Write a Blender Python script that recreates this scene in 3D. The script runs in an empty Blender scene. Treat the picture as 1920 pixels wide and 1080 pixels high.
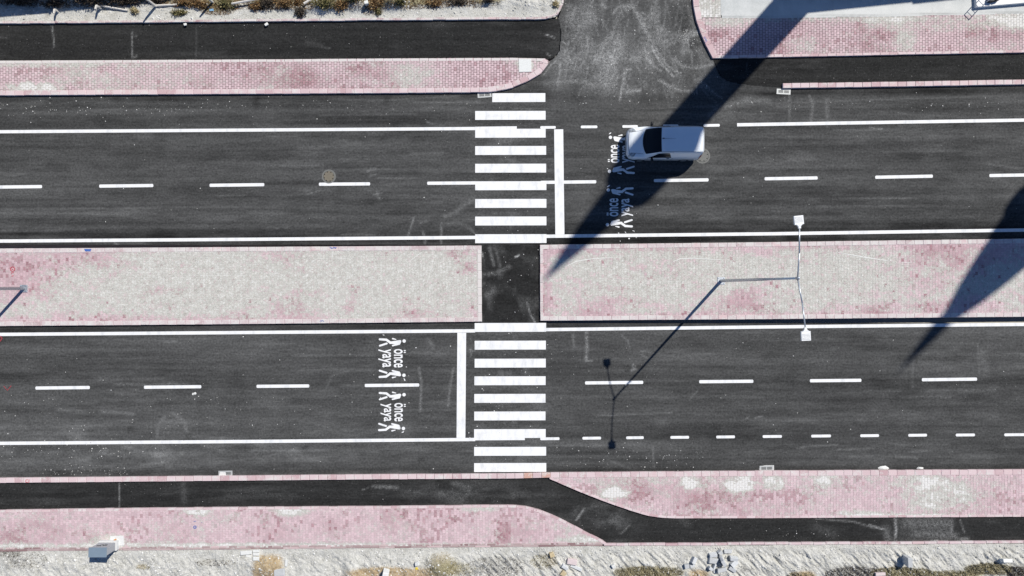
import bpy, bmesh, math, random
import numpy as np
from mathutils import Vector, Matrix

random.seed(7)
RNG = np.random.RandomState(11)
scene = bpy.context.scene
COL = scene.collection

# ------------------------------------------------------------------ camera, sky, sun, exposure
S = 1920 / 57.6            # photo pixels per metre on the road surface (z = 0)
H = 39.0                   # height of the drone above the road
cam_d = bpy.data.cameras.new("drone_camera")
cam = bpy.data.objects.new("drone_camera", cam_d)
COL.objects.link(cam)
cam.location = (0, 0, H)
cam.rotation_euler = (0, 0, 0)
cam_d.sensor_width = 36
cam_d.angle = 2 * math.atan(28.8 / H)
cam_d.clip_start = 0.5
cam_d.clip_end = 2000
scene.camera = cam

SUN_EL = math.radians(49.8)
SUN_H = Vector((0.669, 0.743))          # horizontal direction towards the sun
world = bpy.data.worlds.new("World")
scene.world = world
world.use_nodes = True
wn = world.node_tree.nodes
wl = world.node_tree.links
wn.clear()
w_out = wn.new("ShaderNodeOutputWorld")
w_bg = wn.new("ShaderNodeBackground")
w_sky = wn.new("ShaderNodeTexSky")
w_sky.sky_type = 'NISHITA'
w_sky.sun_disc = False
w_sky.sun_elevation = SUN_EL
w_sky.sun_rotation = math.atan2(SUN_H.x, SUN_H.y)
w_sky.air_density = 0.55
w_sky.dust_density = 0.0
w_sky.ozone_density = 6.0
wl.new(w_sky.outputs[0], w_bg.inputs[0])
w_bg.inputs[1].default_value = 0.11
wl.new(w_bg.outputs[0], w_out.inputs[0])

sun_d = bpy.data.lights.new("sun", 'SUN')
sun_d.energy = 4.8
sun_d.angle = math.radians(0.53)
sun_d.color = (1.0, 0.962, 0.895)
sun = bpy.data.objects.new("sun", sun_d)
COL.objects.link(sun)
to_sun = Vector((SUN_H.x * math.cos(SUN_EL), SUN_H.y * math.cos(SUN_EL), math.sin(SUN_EL)))
sun.rotation_euler = to_sun.to_track_quat('Z', 'Y').to_euler()

scene.view_settings.view_transform = 'Standard'
scene.view_settings.look = 'None'
scene.view_settings.exposure = 0.15
scene.view_settings.gamma = 1.0
scene.view_settings.use_curve_mapping = False
scene.cycles.max_bounces = 5


# ------------------------------------------------------------------ measuring helpers
def P(px, py, z=0.0):
    """ground point that the photograph shows at pixel (px, py), at height z"""
    k = (H - z) / H / S
    return ((px - 960) * k, (540 - py) * k)


def PL(pts, z=0.0):
    return [P(x, y, z) for x, y in pts]


def shadow_base(px, py, h):
    """foot of something of height h whose shadow tip lies at pixel (px, py)"""
    x, y = P(px, py)
    L = h / math.tan(SUN_EL)
    return (x + SUN_H.x * L, y + SUN_H.y * L)


# ------------------------------------------------------------------ noise
def _hash(ix, iy, seed):
    n = (ix.astype(np.int64) * 374761393 + iy.astype(np.int64) * 668265263 + seed * 974634777) & 0x7fffffff
    n = ((n ^ (n >> 13)) * 1274126177) & 0x7fffffff
    n = (n ^ (n >> 16)) & 0x7fffffff
    return (n % 100003) / 100003.0


def vnoise(x, y, seed=0):
    x = np.asarray(x, float); y = np.asarray(y, float)
    ix = np.floor(x); iy = np.floor(y)
    fx = x - ix; fy = y - iy
    fx = fx * fx * (3 - 2 * fx); fy = fy * fy * (3 - 2 * fy)
    a = _hash(ix, iy, seed); b = _hash(ix + 1, iy, seed)
    c = _hash(ix, iy + 1, seed); d = _hash(ix + 1, iy + 1, seed)
    return (a * (1 - fx) + b * fx) * (1 - fy) + (c * (1 - fx) + d * fx) * fy


def fbm(x, y, oct=4, seed=0, gain=0.5):
    t = 0; a = 1; n = 0
    for i in range(oct):
        t = t + a * vnoise(x * 2 ** i + 17.3 * i, y * 2 ** i - 9.1 * i, seed + i)
        n += a; a *= gain
    return t / n


def smooth(e0, e1, v):
    t = np.clip((v - e0) / (e1 - e0), 0, 1)
    return t * t * (3 - 2 * t)


def blob(X, Y, cx, cy, rx, ry, p=2.0):
    return np.exp(-(np.abs((X - cx) / rx) ** p + np.abs((Y - cy) / ry) ** p))


def stroke(X, Y, out, pts, w, a):
    """add amount a along a polyline (pixel coordinates), width w"""
    for (x0, y0), (x1, y1) in zip(pts[:-1], pts[1:]):
        m = (X > min(x0, x1) - 3 * w) & (X < max(x0, x1) + 3 * w) & (Y > min(y0, y1) - 3 * w) & (Y < max(y0, y1) + 3 * w)
        if not m.any():
            continue
        xx = X[m]; yy = Y[m]
        dx, dy = x1 - x0, y1 - y0
        L2 = dx * dx + dy * dy + 1e-6
        t = np.clip(((xx - x0) * dx + (yy - y0) * dy) / L2, 0, 1)
        d2 = (xx - x0 - t * dx) ** 2 + (yy - y0 - t * dy) ** 2
        brk = 0.45 + 0.9 * vnoise(xx * .35, yy * .35, 5)
        out[m] = np.maximum(out[m], a * brk * np.exp(-d2 / (w * w)))


# ------------------------------------------------------------------ mesh helpers
def link(o, parent=None):
    COL.objects.link(o)
    if parent is not None:
        o.parent = parent
    return o


def tag(o, label=None, cat=None, group=None, kind=None):
    if label: o["label"] = label
    if cat: o["category"] = cat
    if group: o["group"] = group
    if kind: o["kind"] = kind
    return o


def mesh_obj(name, verts, faces, mat, parent=None, smooth_shade=False, loc=None):
    me = bpy.data.meshes.new(name)
    me.from_pydata([tuple(map(float, v)) for v in verts], [], [tuple(map(int, f)) for f in faces])
    me.update()
    if smooth_shade:
        me.polygons.foreach_set("use_smooth", [True] * len(me.polygons))
    o = bpy.data.objects.new(name, me)
    if mat is not None:
        me.materials.append(mat)
    if loc is not None:
        o.location = loc
    return link(o, parent)


def np_mesh(name, V, loops, sizes, mat, cols=None, parent=None, kind=None, smooth_shade=False):
    me = bpy.data.meshes.new(name)
    V = np.ascontiguousarray(V, dtype=np.float32)
    sizes = np.asarray(sizes, dtype=np.int32)
    me.vertices.add(len(V)); me.vertices.foreach_set("co", V.ravel())
    me.loops.add(len(loops)); me.loops.foreach_set("vertex_index", np.asarray(loops, dtype=np.int32))
    me.polygons.add(len(sizes))
    st = np.zeros(len(sizes), dtype=np.int32); st[1:] = np.cumsum(sizes)[:-1]
    me.polygons.foreach_set("loop_start", st)
    me.polygons.foreach_set("loop_total", sizes)
    me.polygons.foreach_set("use_smooth", np.full(len(sizes), smooth_shade))
    me.update(calc_edges=True)
    me.validate()
    if cols is not None:
        a = me.attributes.new("Col", 'FLOAT_COLOR', 'POINT')
        c = np.ones((len(V), 4), dtype=np.float32)
        c[:, :cols.shape[1]] = cols
        a.data.foreach_set("color", c.ravel())
    me.materials.append(mat)
    o = bpy.data.objects.new(name, me)
    if kind: o["kind"] = kind
    return link(o, parent)


def inside(poly, x, y):
    c = np.zeros(x.shape, bool)
    n = len(poly)
    for i in range(n):
        x0, y0 = poly[i]; x1, y1 = poly[(i + 1) % n]
        if y0 == y1: continue
        cond = ((y0 > y) != (y1 > y)) & (x < (x1 - x0) * (y - y0) / (y1 - y0) + x0)
        c ^= cond
    return c


def nearest_on(poly, x, y):
    best = np.full(x.shape, 1e18); bx = x.copy(); by = y.copy()
    n = len(poly)
    for i in range(n):
        x0, y0 = poly[i]; x1, y1 = poly[(i + 1) % n]
        dx, dy = x1 - x0, y1 - y0
        t = np.clip(((x - x0) * dx + (y - y0) * dy) / (dx * dx + dy * dy + 1e-12), 0, 1)
        qx = x0 + t * dx; qy = y0 + t * dy
        d = (qx - x) ** 2 + (qy - y) ** 2
        m = d < best
        best[m] = d[m]; bx[m] = qx[m]; by[m] = qy[m]
    return bx, by, np.sqrt(best)


def axis(a, b, fine_a, fine_b, step):
    fine = np.arange(max(a, fine_a), min(b, fine_b) + 1e-6, step)
    lo = np.arange(a, fine[0] - 2, 4.0) if a < fine[0] - 2 else np.array([a] if a < fine[0] - .01 else [])
    hi = np.arange(b, fine[-1] + 2, -4.0)[::-1] if b > fine[-1] + 2 else np.array([b] if b > fine[-1] + .01 else [])
    return np.concatenate([lo, fine, hi])


def sheet(name, xs, ys, mat, colf, zf=0.0, poly=None, kind="structure", label=None, smooth_shade=False):
    """ground sheet as a grid clipped to a polygon, with a material attribute per vertex"""
    X, Y = np.meshgrid(xs, ys)
    nx, ny = len(xs), len(ys)
    idx = np.arange(nx * ny).reshape(ny, nx)
    q = np.stack([idx[:-1, :-1], idx[:-1, 1:], idx[1:, 1:], idx[1:, :-1]], -1).reshape(-1, 4)
    x = X.ravel().copy(); y = Y.ravel().copy()
    if poly is not None:
        keep = inside(poly, x[q].mean(1), y[q].mean(1))
        q = q[keep]
        used = np.zeros(len(x), bool); used[q.ravel()] = True
        remap = -np.ones(len(x), int); remap[used] = np.arange(used.sum())
        x = x[used]; y = y[used]; q = remap[q]
        out = ~inside(poly, x, y)
        if out.any():
            bx, by, _ = nearest_on(poly, x[out], y[out])
            x[out] = bx; y[out] = by
    z = zf(x, y) if callable(zf) else np.full(x.shape, float(zf))
    cols = colf(960 + S * x, 540 - S * y)
    o = np_mesh(name, np.stack([x, y, z], 1), q.ravel(), np.full(len(q), 4), mat, cols, smooth_shade=smooth_shade)
    return tag(o, label=label, kind=kind)


def slab(name, poly, z0, z1, mat, parent=None):
    n = len(poly)
    a = sum(poly[i][0] * poly[(i + 1) % n][1] - poly[(i + 1) % n][0] * poly[i][1] for i in range(n))
    if a < 0: poly = poly[::-1]
    V = [(x, y, z0) for x, y in poly] + [(x, y, z1) for x, y in poly]
    F = [tuple(range(n, 2 * n))] + [(i, (i + 1) % n, n + (i + 1) % n, n + i) for i in range(n)]
    return mesh_obj(name, V, F, mat, parent)


def strip(name, pts, w, z, mat, parent=None, label=None):
    """painted strip w pixels wide along pixel polyline, drawn on the surface at height z"""
    V = []; F = []
    n = len(pts)
    for i, (x, y) in enumerate(pts):
        x0, y0 = pts[max(i - 1, 0)]; x1, y1 = pts[min(i + 1, n - 1)]
        L = math.hypot(x1 - x0, y1 - y0)
        nx, ny = -(y1 - y0) / L * w / 2, (x1 - x0) / L * w / 2
        V += [P(x + nx, y + ny) + (z,), P(x - nx, y - ny) + (z,)]
    for i in range(n - 1):
        F.append((2 * i, 2 * i + 1, 2 * i + 3, 2 * i + 2))
    o = mesh_obj(name, V, F, mat, parent)
    if label: o["label"] = label
    return o


def box_mesh(sx, sy, sz, bevel=0.0, jitter=0.0, seed=0):
    bm = bmesh.new()
    bmesh.ops.create_cube(bm, size=1.0)
    r = random.Random(seed)
    for v in bm.verts:
        v.co = Vector((v.co.x * sx, v.co.y * sy, (v.co.z + .5) * sz))
        if jitter:
            v.co += Vector((r.uniform(-1, 1) * sx, r.uniform(-1, 1) * sy, r.uniform(-1, 1) * sz)) * jitter
    if bevel > 0:
        bmesh.ops.bevel(bm, geom=bm.edges[:], offset=bevel, segments=1, affect='EDGES')
    return bm


def bm_obj(name, bm, mat, parent=None, loc=(0, 0, 0), rot=(0, 0, 0), sm=False):
    me = bpy.data.meshes.new(name)
    bm.normal_update()
    bm.to_mesh(me); bm.free()
    if mat is not None: me.materials.append(mat)
    if sm: me.polygons.foreach_set("use_smooth", [True] * len(me.polygons))
    o = bpy.data.objects.new(name, me)
    o.location = loc; o.rotation_euler = rot
    return link(o, parent)


def tube(bm, p0, p1, r0, r1, n=10, caps=True):
    p0 = Vector(p0); p1 = Vector(p1)
    d = (p1 - p0).normalized()
    a = d.orthogonal().normalized(); b = d.cross(a)
    r_a = [bm.verts.new(p0 + (a * math.cos(t) + b * math.sin(t)) * r0) for t in [2 * math.pi * i / n for i in range(n)]]
    r_b = [bm.verts.new(p1 + (a * math.cos(t) + b * math.sin(t)) * r1) for t in [2 * math.pi * i / n for i in range(n)]]
    for i in range(n):
        bm.faces.new((r_a[i], r_a[(i + 1) % n], r_b[(i + 1) % n], r_b[i]))
    if caps:
        bm.faces.new(r_a[::-1]); bm.faces.new(r_b)


def lathe(bm, prof, n=24, cx=0, cy=0):
    rings = []
    for r, z in prof:
        if r < 1e-4:
            rings.append([bm.verts.new((cx, cy, z))])
        else:
            rings.append([bm.verts.new((cx + r * math.cos(2 * math.pi * i / n), cy + r * math.sin(2 * math.pi * i / n), z)) for i in range(n)])
    for a, b in zip(rings[:-1], rings[1:]):
        for i in range(n):
            j = (i + 1) % n
            if len(a) == 1 and len(b) == 1: continue
            if len(a) == 1: bm.faces.new((a[0], b[j], b[i]))
            elif len(b) == 1: bm.faces.new((a[i], a[j], b[0]))
            else: bm.faces.new((a[i], a[j], b[j], b[i]))


def empty(name, loc=(0, 0, 0), rz=0.0):
    o = bpy.data.objects.new(name, None)
    o.location = loc; o.rotation_euler = (0, 0, rz)
    o.empty_display_size = 0.2
    return link(o)


def copy_tree(o, parent=None):
    c = o.copy(); COL.objects.link(c); c.parent = parent
    for ch in list(o.children):
        copy_tree(ch, c)
    return c


# ------------------------------------------------------------------ materials
class NT:
    def __init__(s, name):
        s.m = bpy.data.materials.new(name); s.m.use_nodes = True
        s.n = s.m.node_tree.nodes; s.l = s.m.node_tree.links
        s.b = s.n["Principled BSDF"]
        s.geo = s.n.new("ShaderNodeNewGeometry")

    def noise(s, scale, detail=3, rough=.55, vec=None, stretch=None):
        t = s.n.new("ShaderNodeTexNoise")
        t.inputs["Scale"].default_value = scale; t.inputs["Detail"].default_value = detail
        t.inputs["Roughness"].default_value = rough
        v = vec or s.geo.outputs["Position"]
        if stretch:
            mp = s.n.new("ShaderNodeMapping"); mp.inputs["Scale"].default_value = stretch
            s.l.new(v, mp.inputs["Vector"]); v = mp.outputs[0]
        s.l.new(v, t.inputs["Vector"])
        return t.outputs["Fac"]

    def ramp(s, fac, stops):
        r = s.n.new("ShaderNodeValToRGB")
        e = r.color_ramp.elements
        while len(e) < len(stops): e.new(0.5)
        for i, (p, c) in enumerate(stops):
            e[i].position = p; e[i].color = c if len(c) == 4 else (*c, 1)
        s.l.new(fac, r.inputs[0])
        return r.outputs[0]

    def math(s, op, a, b=None, c=None):
        t = s.n.new("ShaderNodeMath"); t.operation = op
        for i, v in enumerate((a, b, c)):
            if v is None: continue
            if hasattr(v, "links"): s.l.new(v, t.inputs[i])
            else: t.inputs[i].default_value = v
        return t.outputs[0]

    def mix(s, fac, a, b, mode='MIX'):
        t = s.n.new("ShaderNodeMix"); t.data_type = 'RGBA'; t.blend_type = mode
        for i, v in ((0, fac), (6, a), (7, b)):
            if hasattr(v, "links"): s.l.new(v, t.inputs[i])
            elif i == 0: t.inputs[0].default_value = v
            else: t.inputs[i].default_value = v if len(v) == 4 else (*v, 1)
        return t.outputs[2]

    def attr(s, name="Col"):
        a = s.n.new("ShaderNodeAttribute"); a.attribute_name = name
        return a.outputs["Color"]

    def sep(s, col):
        t = s.n.new("ShaderNodeSeparateColor"); s.l.new(col, t.inputs[0])
        return t.outputs

    def bump(s, h, strength=.3, dist=.01):
        t = s.n.new("ShaderNodeBump"); t.inputs["Strength"].default_value = strength
        t.inputs["Distance"].default_value = dist
        s.l.new(h, t.inputs["Height"]); s.l.new(t.outputs[0], s.b.inputs["Normal"])

    def done(s, col=None, rough=.85, metal=0.0, spec=.3):
        if col is not None:
            if hasattr(col, "links"): s.l.new(col, s.b.inputs["Base Color"])
            else: s.b.inputs["Base Color"].default_value = (*col, 1)
        if hasattr(rough, "links"): s.l.new(rough, s.b.inputs["Roughness"])
        else: s.b.inputs["Roughness"].default_value = rough
        s.b.inputs["Metallic"].default_value = metal
        s.b.inputs["Specular IOR Level"].default_value = spec
        return s.m


def grey(v): return (v, v, v)


def mat_asphalt():
    """R = albedo of the binder, G = dust lying on it"""
    t = NT("asphalt")
    r, d, _b = t.sep(t.attr())[:3]
    g = t.noise(8.5, 6, .78)
    gs = t.noise(5, 5, .75, stretch=(.35, 2.2, 1))
    k = t.math('ADD', t.math('MULTIPLY_ADD', g, 2.6, -.3), t.math('MULTIPLY_ADD', gs, 1.2, -.6))
    k = t.math('MAXIMUM', k, .35)
    a = t.math('MULTIPLY', r, k)
    dn = t.math('ADD', t.math('MULTIPLY', t.noise(6.5, 7, .85), .55), t.math('MULTIPLY', t.noise(15, 3, .8), .45))
    dm = t.math('MAXIMUM', t.math('MULTIPLY_ADD', dn, 9.0, -3.7), .12)
    v = t.math('ADD', a, t.math('MULTIPLY', d, dm))
    sp = t.sep(t.ramp(t.noise(19, 1, .5), [(.735, grey(0)), (.80, grey(1))]))[0]
    v = t.math('ADD', v, t.math('MULTIPLY', sp, .16))
    cc = t.n.new("ShaderNodeCombineColor")
    t.l.new(v, cc.inputs[0]); t.l.new(t.math('MULTIPLY', v, 1.005), cc.inputs[1]); t.l.new(t.math('MULTIPLY', v, .985), cc.inputs[2])
    t.bump(t.noise(42, 2, .6), .25, .01)
    return t.done(cc.outputs[0], .95, 0, .05)


def mat_paint():
    t = NT("road_paint")
    n = t.noise(3.2, 5, .65, stretch=(1, .35, 1))
    c = t.ramp(n, [(.33, (.60, .61, .61)), (.47, (.72, .72, .715)), (.7, (.77, .77, .765))])
    n2 = t.ramp(t.noise(14, 5, .8), [(.60, grey(0)), (.76, grey(1))])
    c = t.mix(t.math('MULTIPLY', t.sep(n2)[0], .55), c, (.36, .36, .355))
    n3 = t.ramp(t.noise(1.3, 5, .7, stretch=(.6, 2.5, 1)), [(.56, grey(0)), (.72, grey(1))])
    c = t.mix(t.math('MULTIPLY', t.sep(n3)[0], .22), c, (.45, .45, .44))
    return t.done(c, .7, 0, .25)


def mat_paver():
    """R = how red the block is, G = how dusty, B = random per block"""
    t = NT("pink_paver")
    r, g, b = t.sep(t.attr())[:3]
    base = t.ramp(r, [(0, (.56, .43, .448)), (.45, (.46, .325, .343)), (1, (.33, .19, .208))])
    v = t.math('MULTIPLY_ADD', b, .24, .88)
    base = t.mix(1.0, base, v, 'MULTIPLY')
    fn = t.noise(5, 6, .75)
    fn2 = t.noise(13, 4, .8)
    d = t.math('ADD', g, t.math('MULTIPLY_ADD', fn, 2.2, -1.1))
    d = t.math('ADD', d, t.math('MULTIPLY_ADD', fn2, 1.5, -.75))
    m = t.sep(t.ramp(d, [(.25, grey(0)), (.75, grey(1))]))[0]
    dn = t.math('ADD', t.math('MULTIPLY', t.noise(11, 5, .8), .6), t.math('MULTIPLY', t.noise(4, 5, .7), .4))
    dustc = t.ramp(dn, [(.35, (.24, .21, .195)), (.43, (.40, .395, .355)), (.54, (.505, .50, .455)), (.66, (.70, .69, .655))])
    dustc = t.mix(t.sep(t.ramp(t.math('ADD', g, t.math('MULTIPLY_ADD', fn, .8, -.4)), [(.85, grey(0)), (1.15, grey(1))]))[0], dustc, (.64, .625, .60))
    c = t.mix(m, base, dustc)
    gr = t.math('MULTIPLY_ADD', t.noise(22, 3, .75), .9, .55)
    c = t.mix(1.0, c, gr, 'MULTIPLY')
    t.bump(fn2, .5, .012)
    return t.done(c, .92, 0, .15)


def mat_joint(name="paver_joint", c0=(.155, .105, .105)):
    t = NT(name)
    r, g, b = t.sep(t.attr())[:3]
    m = t.sep(t.ramp(g, [(.1, grey(0)), (.75, grey(1))]))[0]
    c = t.mix(m, c0, (.45, .435, .40))
    return t.done(c, .95, 0, .1)


def mat_kerb(name="kerb_concrete", dust=.42, dark=(.46, .315, .325), light=(.60, .485, .49)):
    t = NT(name)
    oi = t.n.new("ShaderNodeObjectInfo")
    rnd = oi.outputs["Random"]
    c = t.ramp(rnd, [(0, dark), (.25, tuple((a + b) / 2 for a, b in zip(dark, light))), (.8, light), (1, (.56, .42, .42))])
    n = t.math('ADD', t.noise(2.2, 5, .7), t.math('MULTIPLY_ADD', t.noise(17, 3, .6), .5, -.25))
    m = t.sep(t.ramp(n, [(.68 - dust * .45, grey(0)), (.86 - dust * .45, grey(1))]))[0]
    c = t.mix(t.math('MULTIPLY', m, .85), c, (.60, .58, .55))
    g = t.math('MULTIPLY_ADD', t.noise(40, 3, .7), .5, .75)
    c = t.mix(1.0, c, g, 'MULTIPLY')
    t.bump(t.noise(30, 3), .3, .01)
    return t.done(c, .9, 0, .15)


def mat_dirt():
    """R = ochre soil, G = grey/dark gravel, B = olive dry growth"""
    t = NT("pale_dirt")
    r, g, b = t.sep(t.attr())[:3]
    n1 = t.noise(2.4, 6, .7)
    n2 = t.noise(14, 5, .75)
    c = t.ramp(t.math('ADD', t.math('MULTIPLY', n1, .5), t.math('MULTIPLY', n2, .5)),
               [(.33, (.28, .275, .245)), (.43, (.46, .45, .405)), (.52, (.565, .555, .51)), (.66, (.66, .65, .61))])
    nn = t.math('MULTIPLY_ADD', n2, 1.4, -.7)
    def msk(x, lo=.3, hi=.75):
        return t.sep(t.ramp(t.math('ADD', x, nn), [(lo, grey(0)), (hi, grey(1))]))[0]
    och = t.ramp(t.noise(8, 4, .7), [(.3, (.25, .175, .10)), (.5, (.42, .325, .20)), (.7, (.53, .44, .30))])
    c = t.mix(msk(r), c, och)
    gry = t.ramp(t.noise(17, 4, .8), [(.36, (.07, .066, .06)), (.5, (.27, .265, .245)), (.64, (.58, .57, .54))])
    c = t.mix(msk(g), c, gry)
    olv = t.ramp(t.noise(20, 4, .75), [(.3, (.09, .08, .045)), (.5, (.28, .25, .15)), (.7, (.46, .42, .29))])
    c = t.mix(msk(b), c, olv)
    fine = t.math('MULTIPLY_ADD', t.noise(46, 4, .8), .8, .6)
    c = t.mix(1.0, c, fine, 'MULTIPLY')
    t.bump(t.math('ADD', n2, t.math('MULTIPLY', t.noise(40, 4, .8), .6)), .9, .05)
    return t.done(c, .95, 0, .1)


def mat_simple(name, col, rough=.8, metal=0, spec=.3, var=.25, scale=12, bump=.0, rnd=0.0):
    t = NT(name)
    n = t.noise(scale, 4, .7)
    k = t.math('MULTIPLY_ADD', n, var * 2, 1 - var)
    if rnd:
        oi = t.n.new("ShaderNodeObjectInfo")
        k = t.math('MULTIPLY', k, t.math('MULTIPLY_ADD', oi.outputs["Random"], rnd * 2, 1 - rnd))
    c = t.mix(1.0, (*col, 1), k, 'MULTIPLY')
    if bump: t.bump(t.noise(scale * 2.5, 4, .7), bump, .02)
    return t.done(c, rough, metal, spec)


def mat_island(name, stops, rough=.9):
    t = NT(name)
    c = t.ramp(t.geo.outputs["Random Per Island"], stops)
    return t.done(c, rough, 0, .15)


def mat_concrete():
    t = NT("grey_concrete")
    r, g, b = t.sep(t.attr())[:3]
    n = t.noise(1.1, 6, .7); n2 = t.noise(19, 4, .7)
    c = t.ramp(t.math('ADD', t.math('MULTIPLY', n, .6), t.math('MULTIPLY', n2, .4)),
               [(.32, (.36, .375, .365)), (.5, (.47, .485, .475)), (.65, (.57, .575, .56))])
    c = t.mix(r, c, (.66, .66, .63))
    c = t.mix(g, c, (.2, .2, .19))
    t.bump(n2, .2, .01)
    return t.done(c, .85, 0, .25)


M = dict(
    asphalt=mat_asphalt(), paint=mat_paint(), paver=mat_paver(), joint=mat_joint(), joint_pale=mat_joint("filled_paver_joint", (.40, .315, .32)),
    kerb=mat_kerb(), kerb_dusty=mat_kerb("dusty_kerb_concrete", 1.0), dirt=mat_dirt(), concrete=mat_concrete(),
    kerb_red=mat_kerb("orange_kerb_concrete", .45, (.48, .27, .22), (.52, .32, .26)),
    white_paver=mat_simple("white_paver", (.56, .57, .55), .9, var=.3, scale=20, rnd=.2),
    bed=mat_simple("mortar_bed", (.34, .31, .29), .95, var=.3, scale=10),
    slab=mat_simple("pavement_bed", (.40, .31, .31), .95, var=.3, scale=6),
    pebble=mat_island("pale_pebble", [(0, (.25, .25, .23)), (.4, (.5, .49, .46)), (1, (.72, .71, .68))]),
    rubble=mat_simple("broken_concrete", (.50, .51, .51), .9, var=.25, scale=9, bump=.4, rnd=.14),
    white_stone=mat_simple("white_stone", (.64, .64, .61), .9, var=.2, scale=9, bump=.3),
    pink_stone=mat_simple("pink_block", (.58, .49, .48), .9, var=.2, scale=9),
    ochre_stone=mat_simple("ochre_clod", (.48, .39, .24), .95, var=.35, scale=12, bump=.5),
    galv=mat_simple("galvanised_steel", (.50, .53, .56), .42, .65, .5, var=.12, scale=14),
    lamp=mat_simple("lamp_housing", (.72, .73, .73), .5, .0, .4, var=.06, scale=10),
    lamp_fin=mat_simple("lamp_fin", (.50, .51, .52), .5, .2, .4, var=.1, scale=30),
    iron=mat_simple("grate_iron", (.46, .47, .46), .65, .35, .4, var=.3, scale=25),
    dark=mat_simple("dark_hole", (.012, .012, .012), .9, var=.2),
    cover=mat_simple("manhole_iron", (.17, .15, .115), .8, .1, .3, var=.4, scale=22, bump=.4),
    cover_grey=mat_simple("manhole_concrete", (.15, .15, .14), .85, .0, .3, var=.35, scale=22, bump=.4),
    cab=mat_simple("cabinet_metal", (.36, .375, .39), .5, .15, .4, var=.12, scale=8),
    cab_roof=mat_simple("cabinet_roof_metal", (.24, .31, .37), .35, .3, .5, var=.12, scale=5),
    plinth=mat_simple("plinth_concrete", (.62, .62, .60), .9, var=.15, scale=12),
    sticker=mat_simple("cabinet_marking", (.05, .05, .045), .7, var=.3, scale=40),
    copper=mat_simple("orange_clamp", (.55, .25, .08), .6, var=.2),
    wood=mat_simple("bleached_pole", (.60, .57, .52), .8, var=.25, scale=16, bump=.3),
    blue=mat_simple("blue_spray_paint", (.06, .13, .38), .7, var=.25, scale=30),
    red=mat_simple("red_spray_paint", (.42, .03, .05), .7, var=.25, scale=30),
    blue_plastic=mat_simple("blue_plastic", (.22, .42, .62), .6, var=.2, scale=30),
    yellow=mat_simple("yellow_plastic", (.62, .48, .05), .6, var=.2, scale=30),
    twig=mat_simple("dry_twig", (.20, .14, .09), .9, var=.3, scale=30),
    wall=mat_simple("rendered_wall", (.62, .60, .55), .9, var=.1, scale=2),
    roof=mat_simple("flat_roof", (.45, .45, .44), .9, var=.15, scale=2),
    minaret=mat_simple("minaret_stone", (.58, .56, .51), .85, var=.12, scale=3),
    lead=mat_simple("lead_cone", (.25, .28, .31), .5, .4, .5, var=.15, scale=3),
    slabwhite=mat_simple("white_marble", (.74, .74, .72), .6, var=.08, scale=6),
    frame_white=mat_simple("pale_steel_frame", (.66, .67, .68), .5, .2, .4, var=.1),
    tyre=mat_simple("tyre_rubber", (.02, .02, .02), .85, var=.2),
    rim=mat_simple("wheel_rim", (.4, .41, .42), .4, .6, .5, var=.1),
    plastic=mat_simple("black_plastic", (.02, .02, .022), .55, var=.1),
    redlamp=mat_simple("red_lamp", (.3, .02, .02), .25, var=.1),
    plate=mat_simple("number_plate", (.75, .75, .74), .5, var=.05),
)


def mat_car():
    t = NT("white_car_paint")
    n = t.noise(2.5, 3, .6)
    c = t.ramp(n, [(.3, (.74, .775, .80)), (.7, (.78, .81, .83))])
    t.b.inputs["Coat Weight"].default_value = .6
    t.b.inputs["Coat Roughness"].default_value = .12
    return t.done(c, .38, 0, .4)


def mat_glass(name, col=(.008, .010, .014)):
    t = NT(name)
    return t.done(col, .12, 0, .22)


def mat_headlamp():
    t = NT("headlamp_lens")
    c = t.ramp(t.noise(9, 3), [(.35, (.22, .24, .25)), (.65, (.55, .57, .58))])
    t.b.inputs["Coat Weight"].default_value = .8
    return t.done(c, .2, .2, .5)


M["kerb_brown"] = mat_kerb("stained_kerb_concrete", .22, (.24, .155, .155), (.42, .33, .32))
M["kerb_mixed"] = mat_kerb("chalky_kerb_concrete", .62, (.34, .22, .23), (.52, .41, .41))
M["kerb_median"] = mat_kerb("faded_kerb_concrete", .6, (.42, .315, .318), (.55, .475, .47))
M["car"] = mat_car(); M["glass"] = mat_glass("dark_glass"); M["headlamp"] = mat_headlamp()

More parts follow.
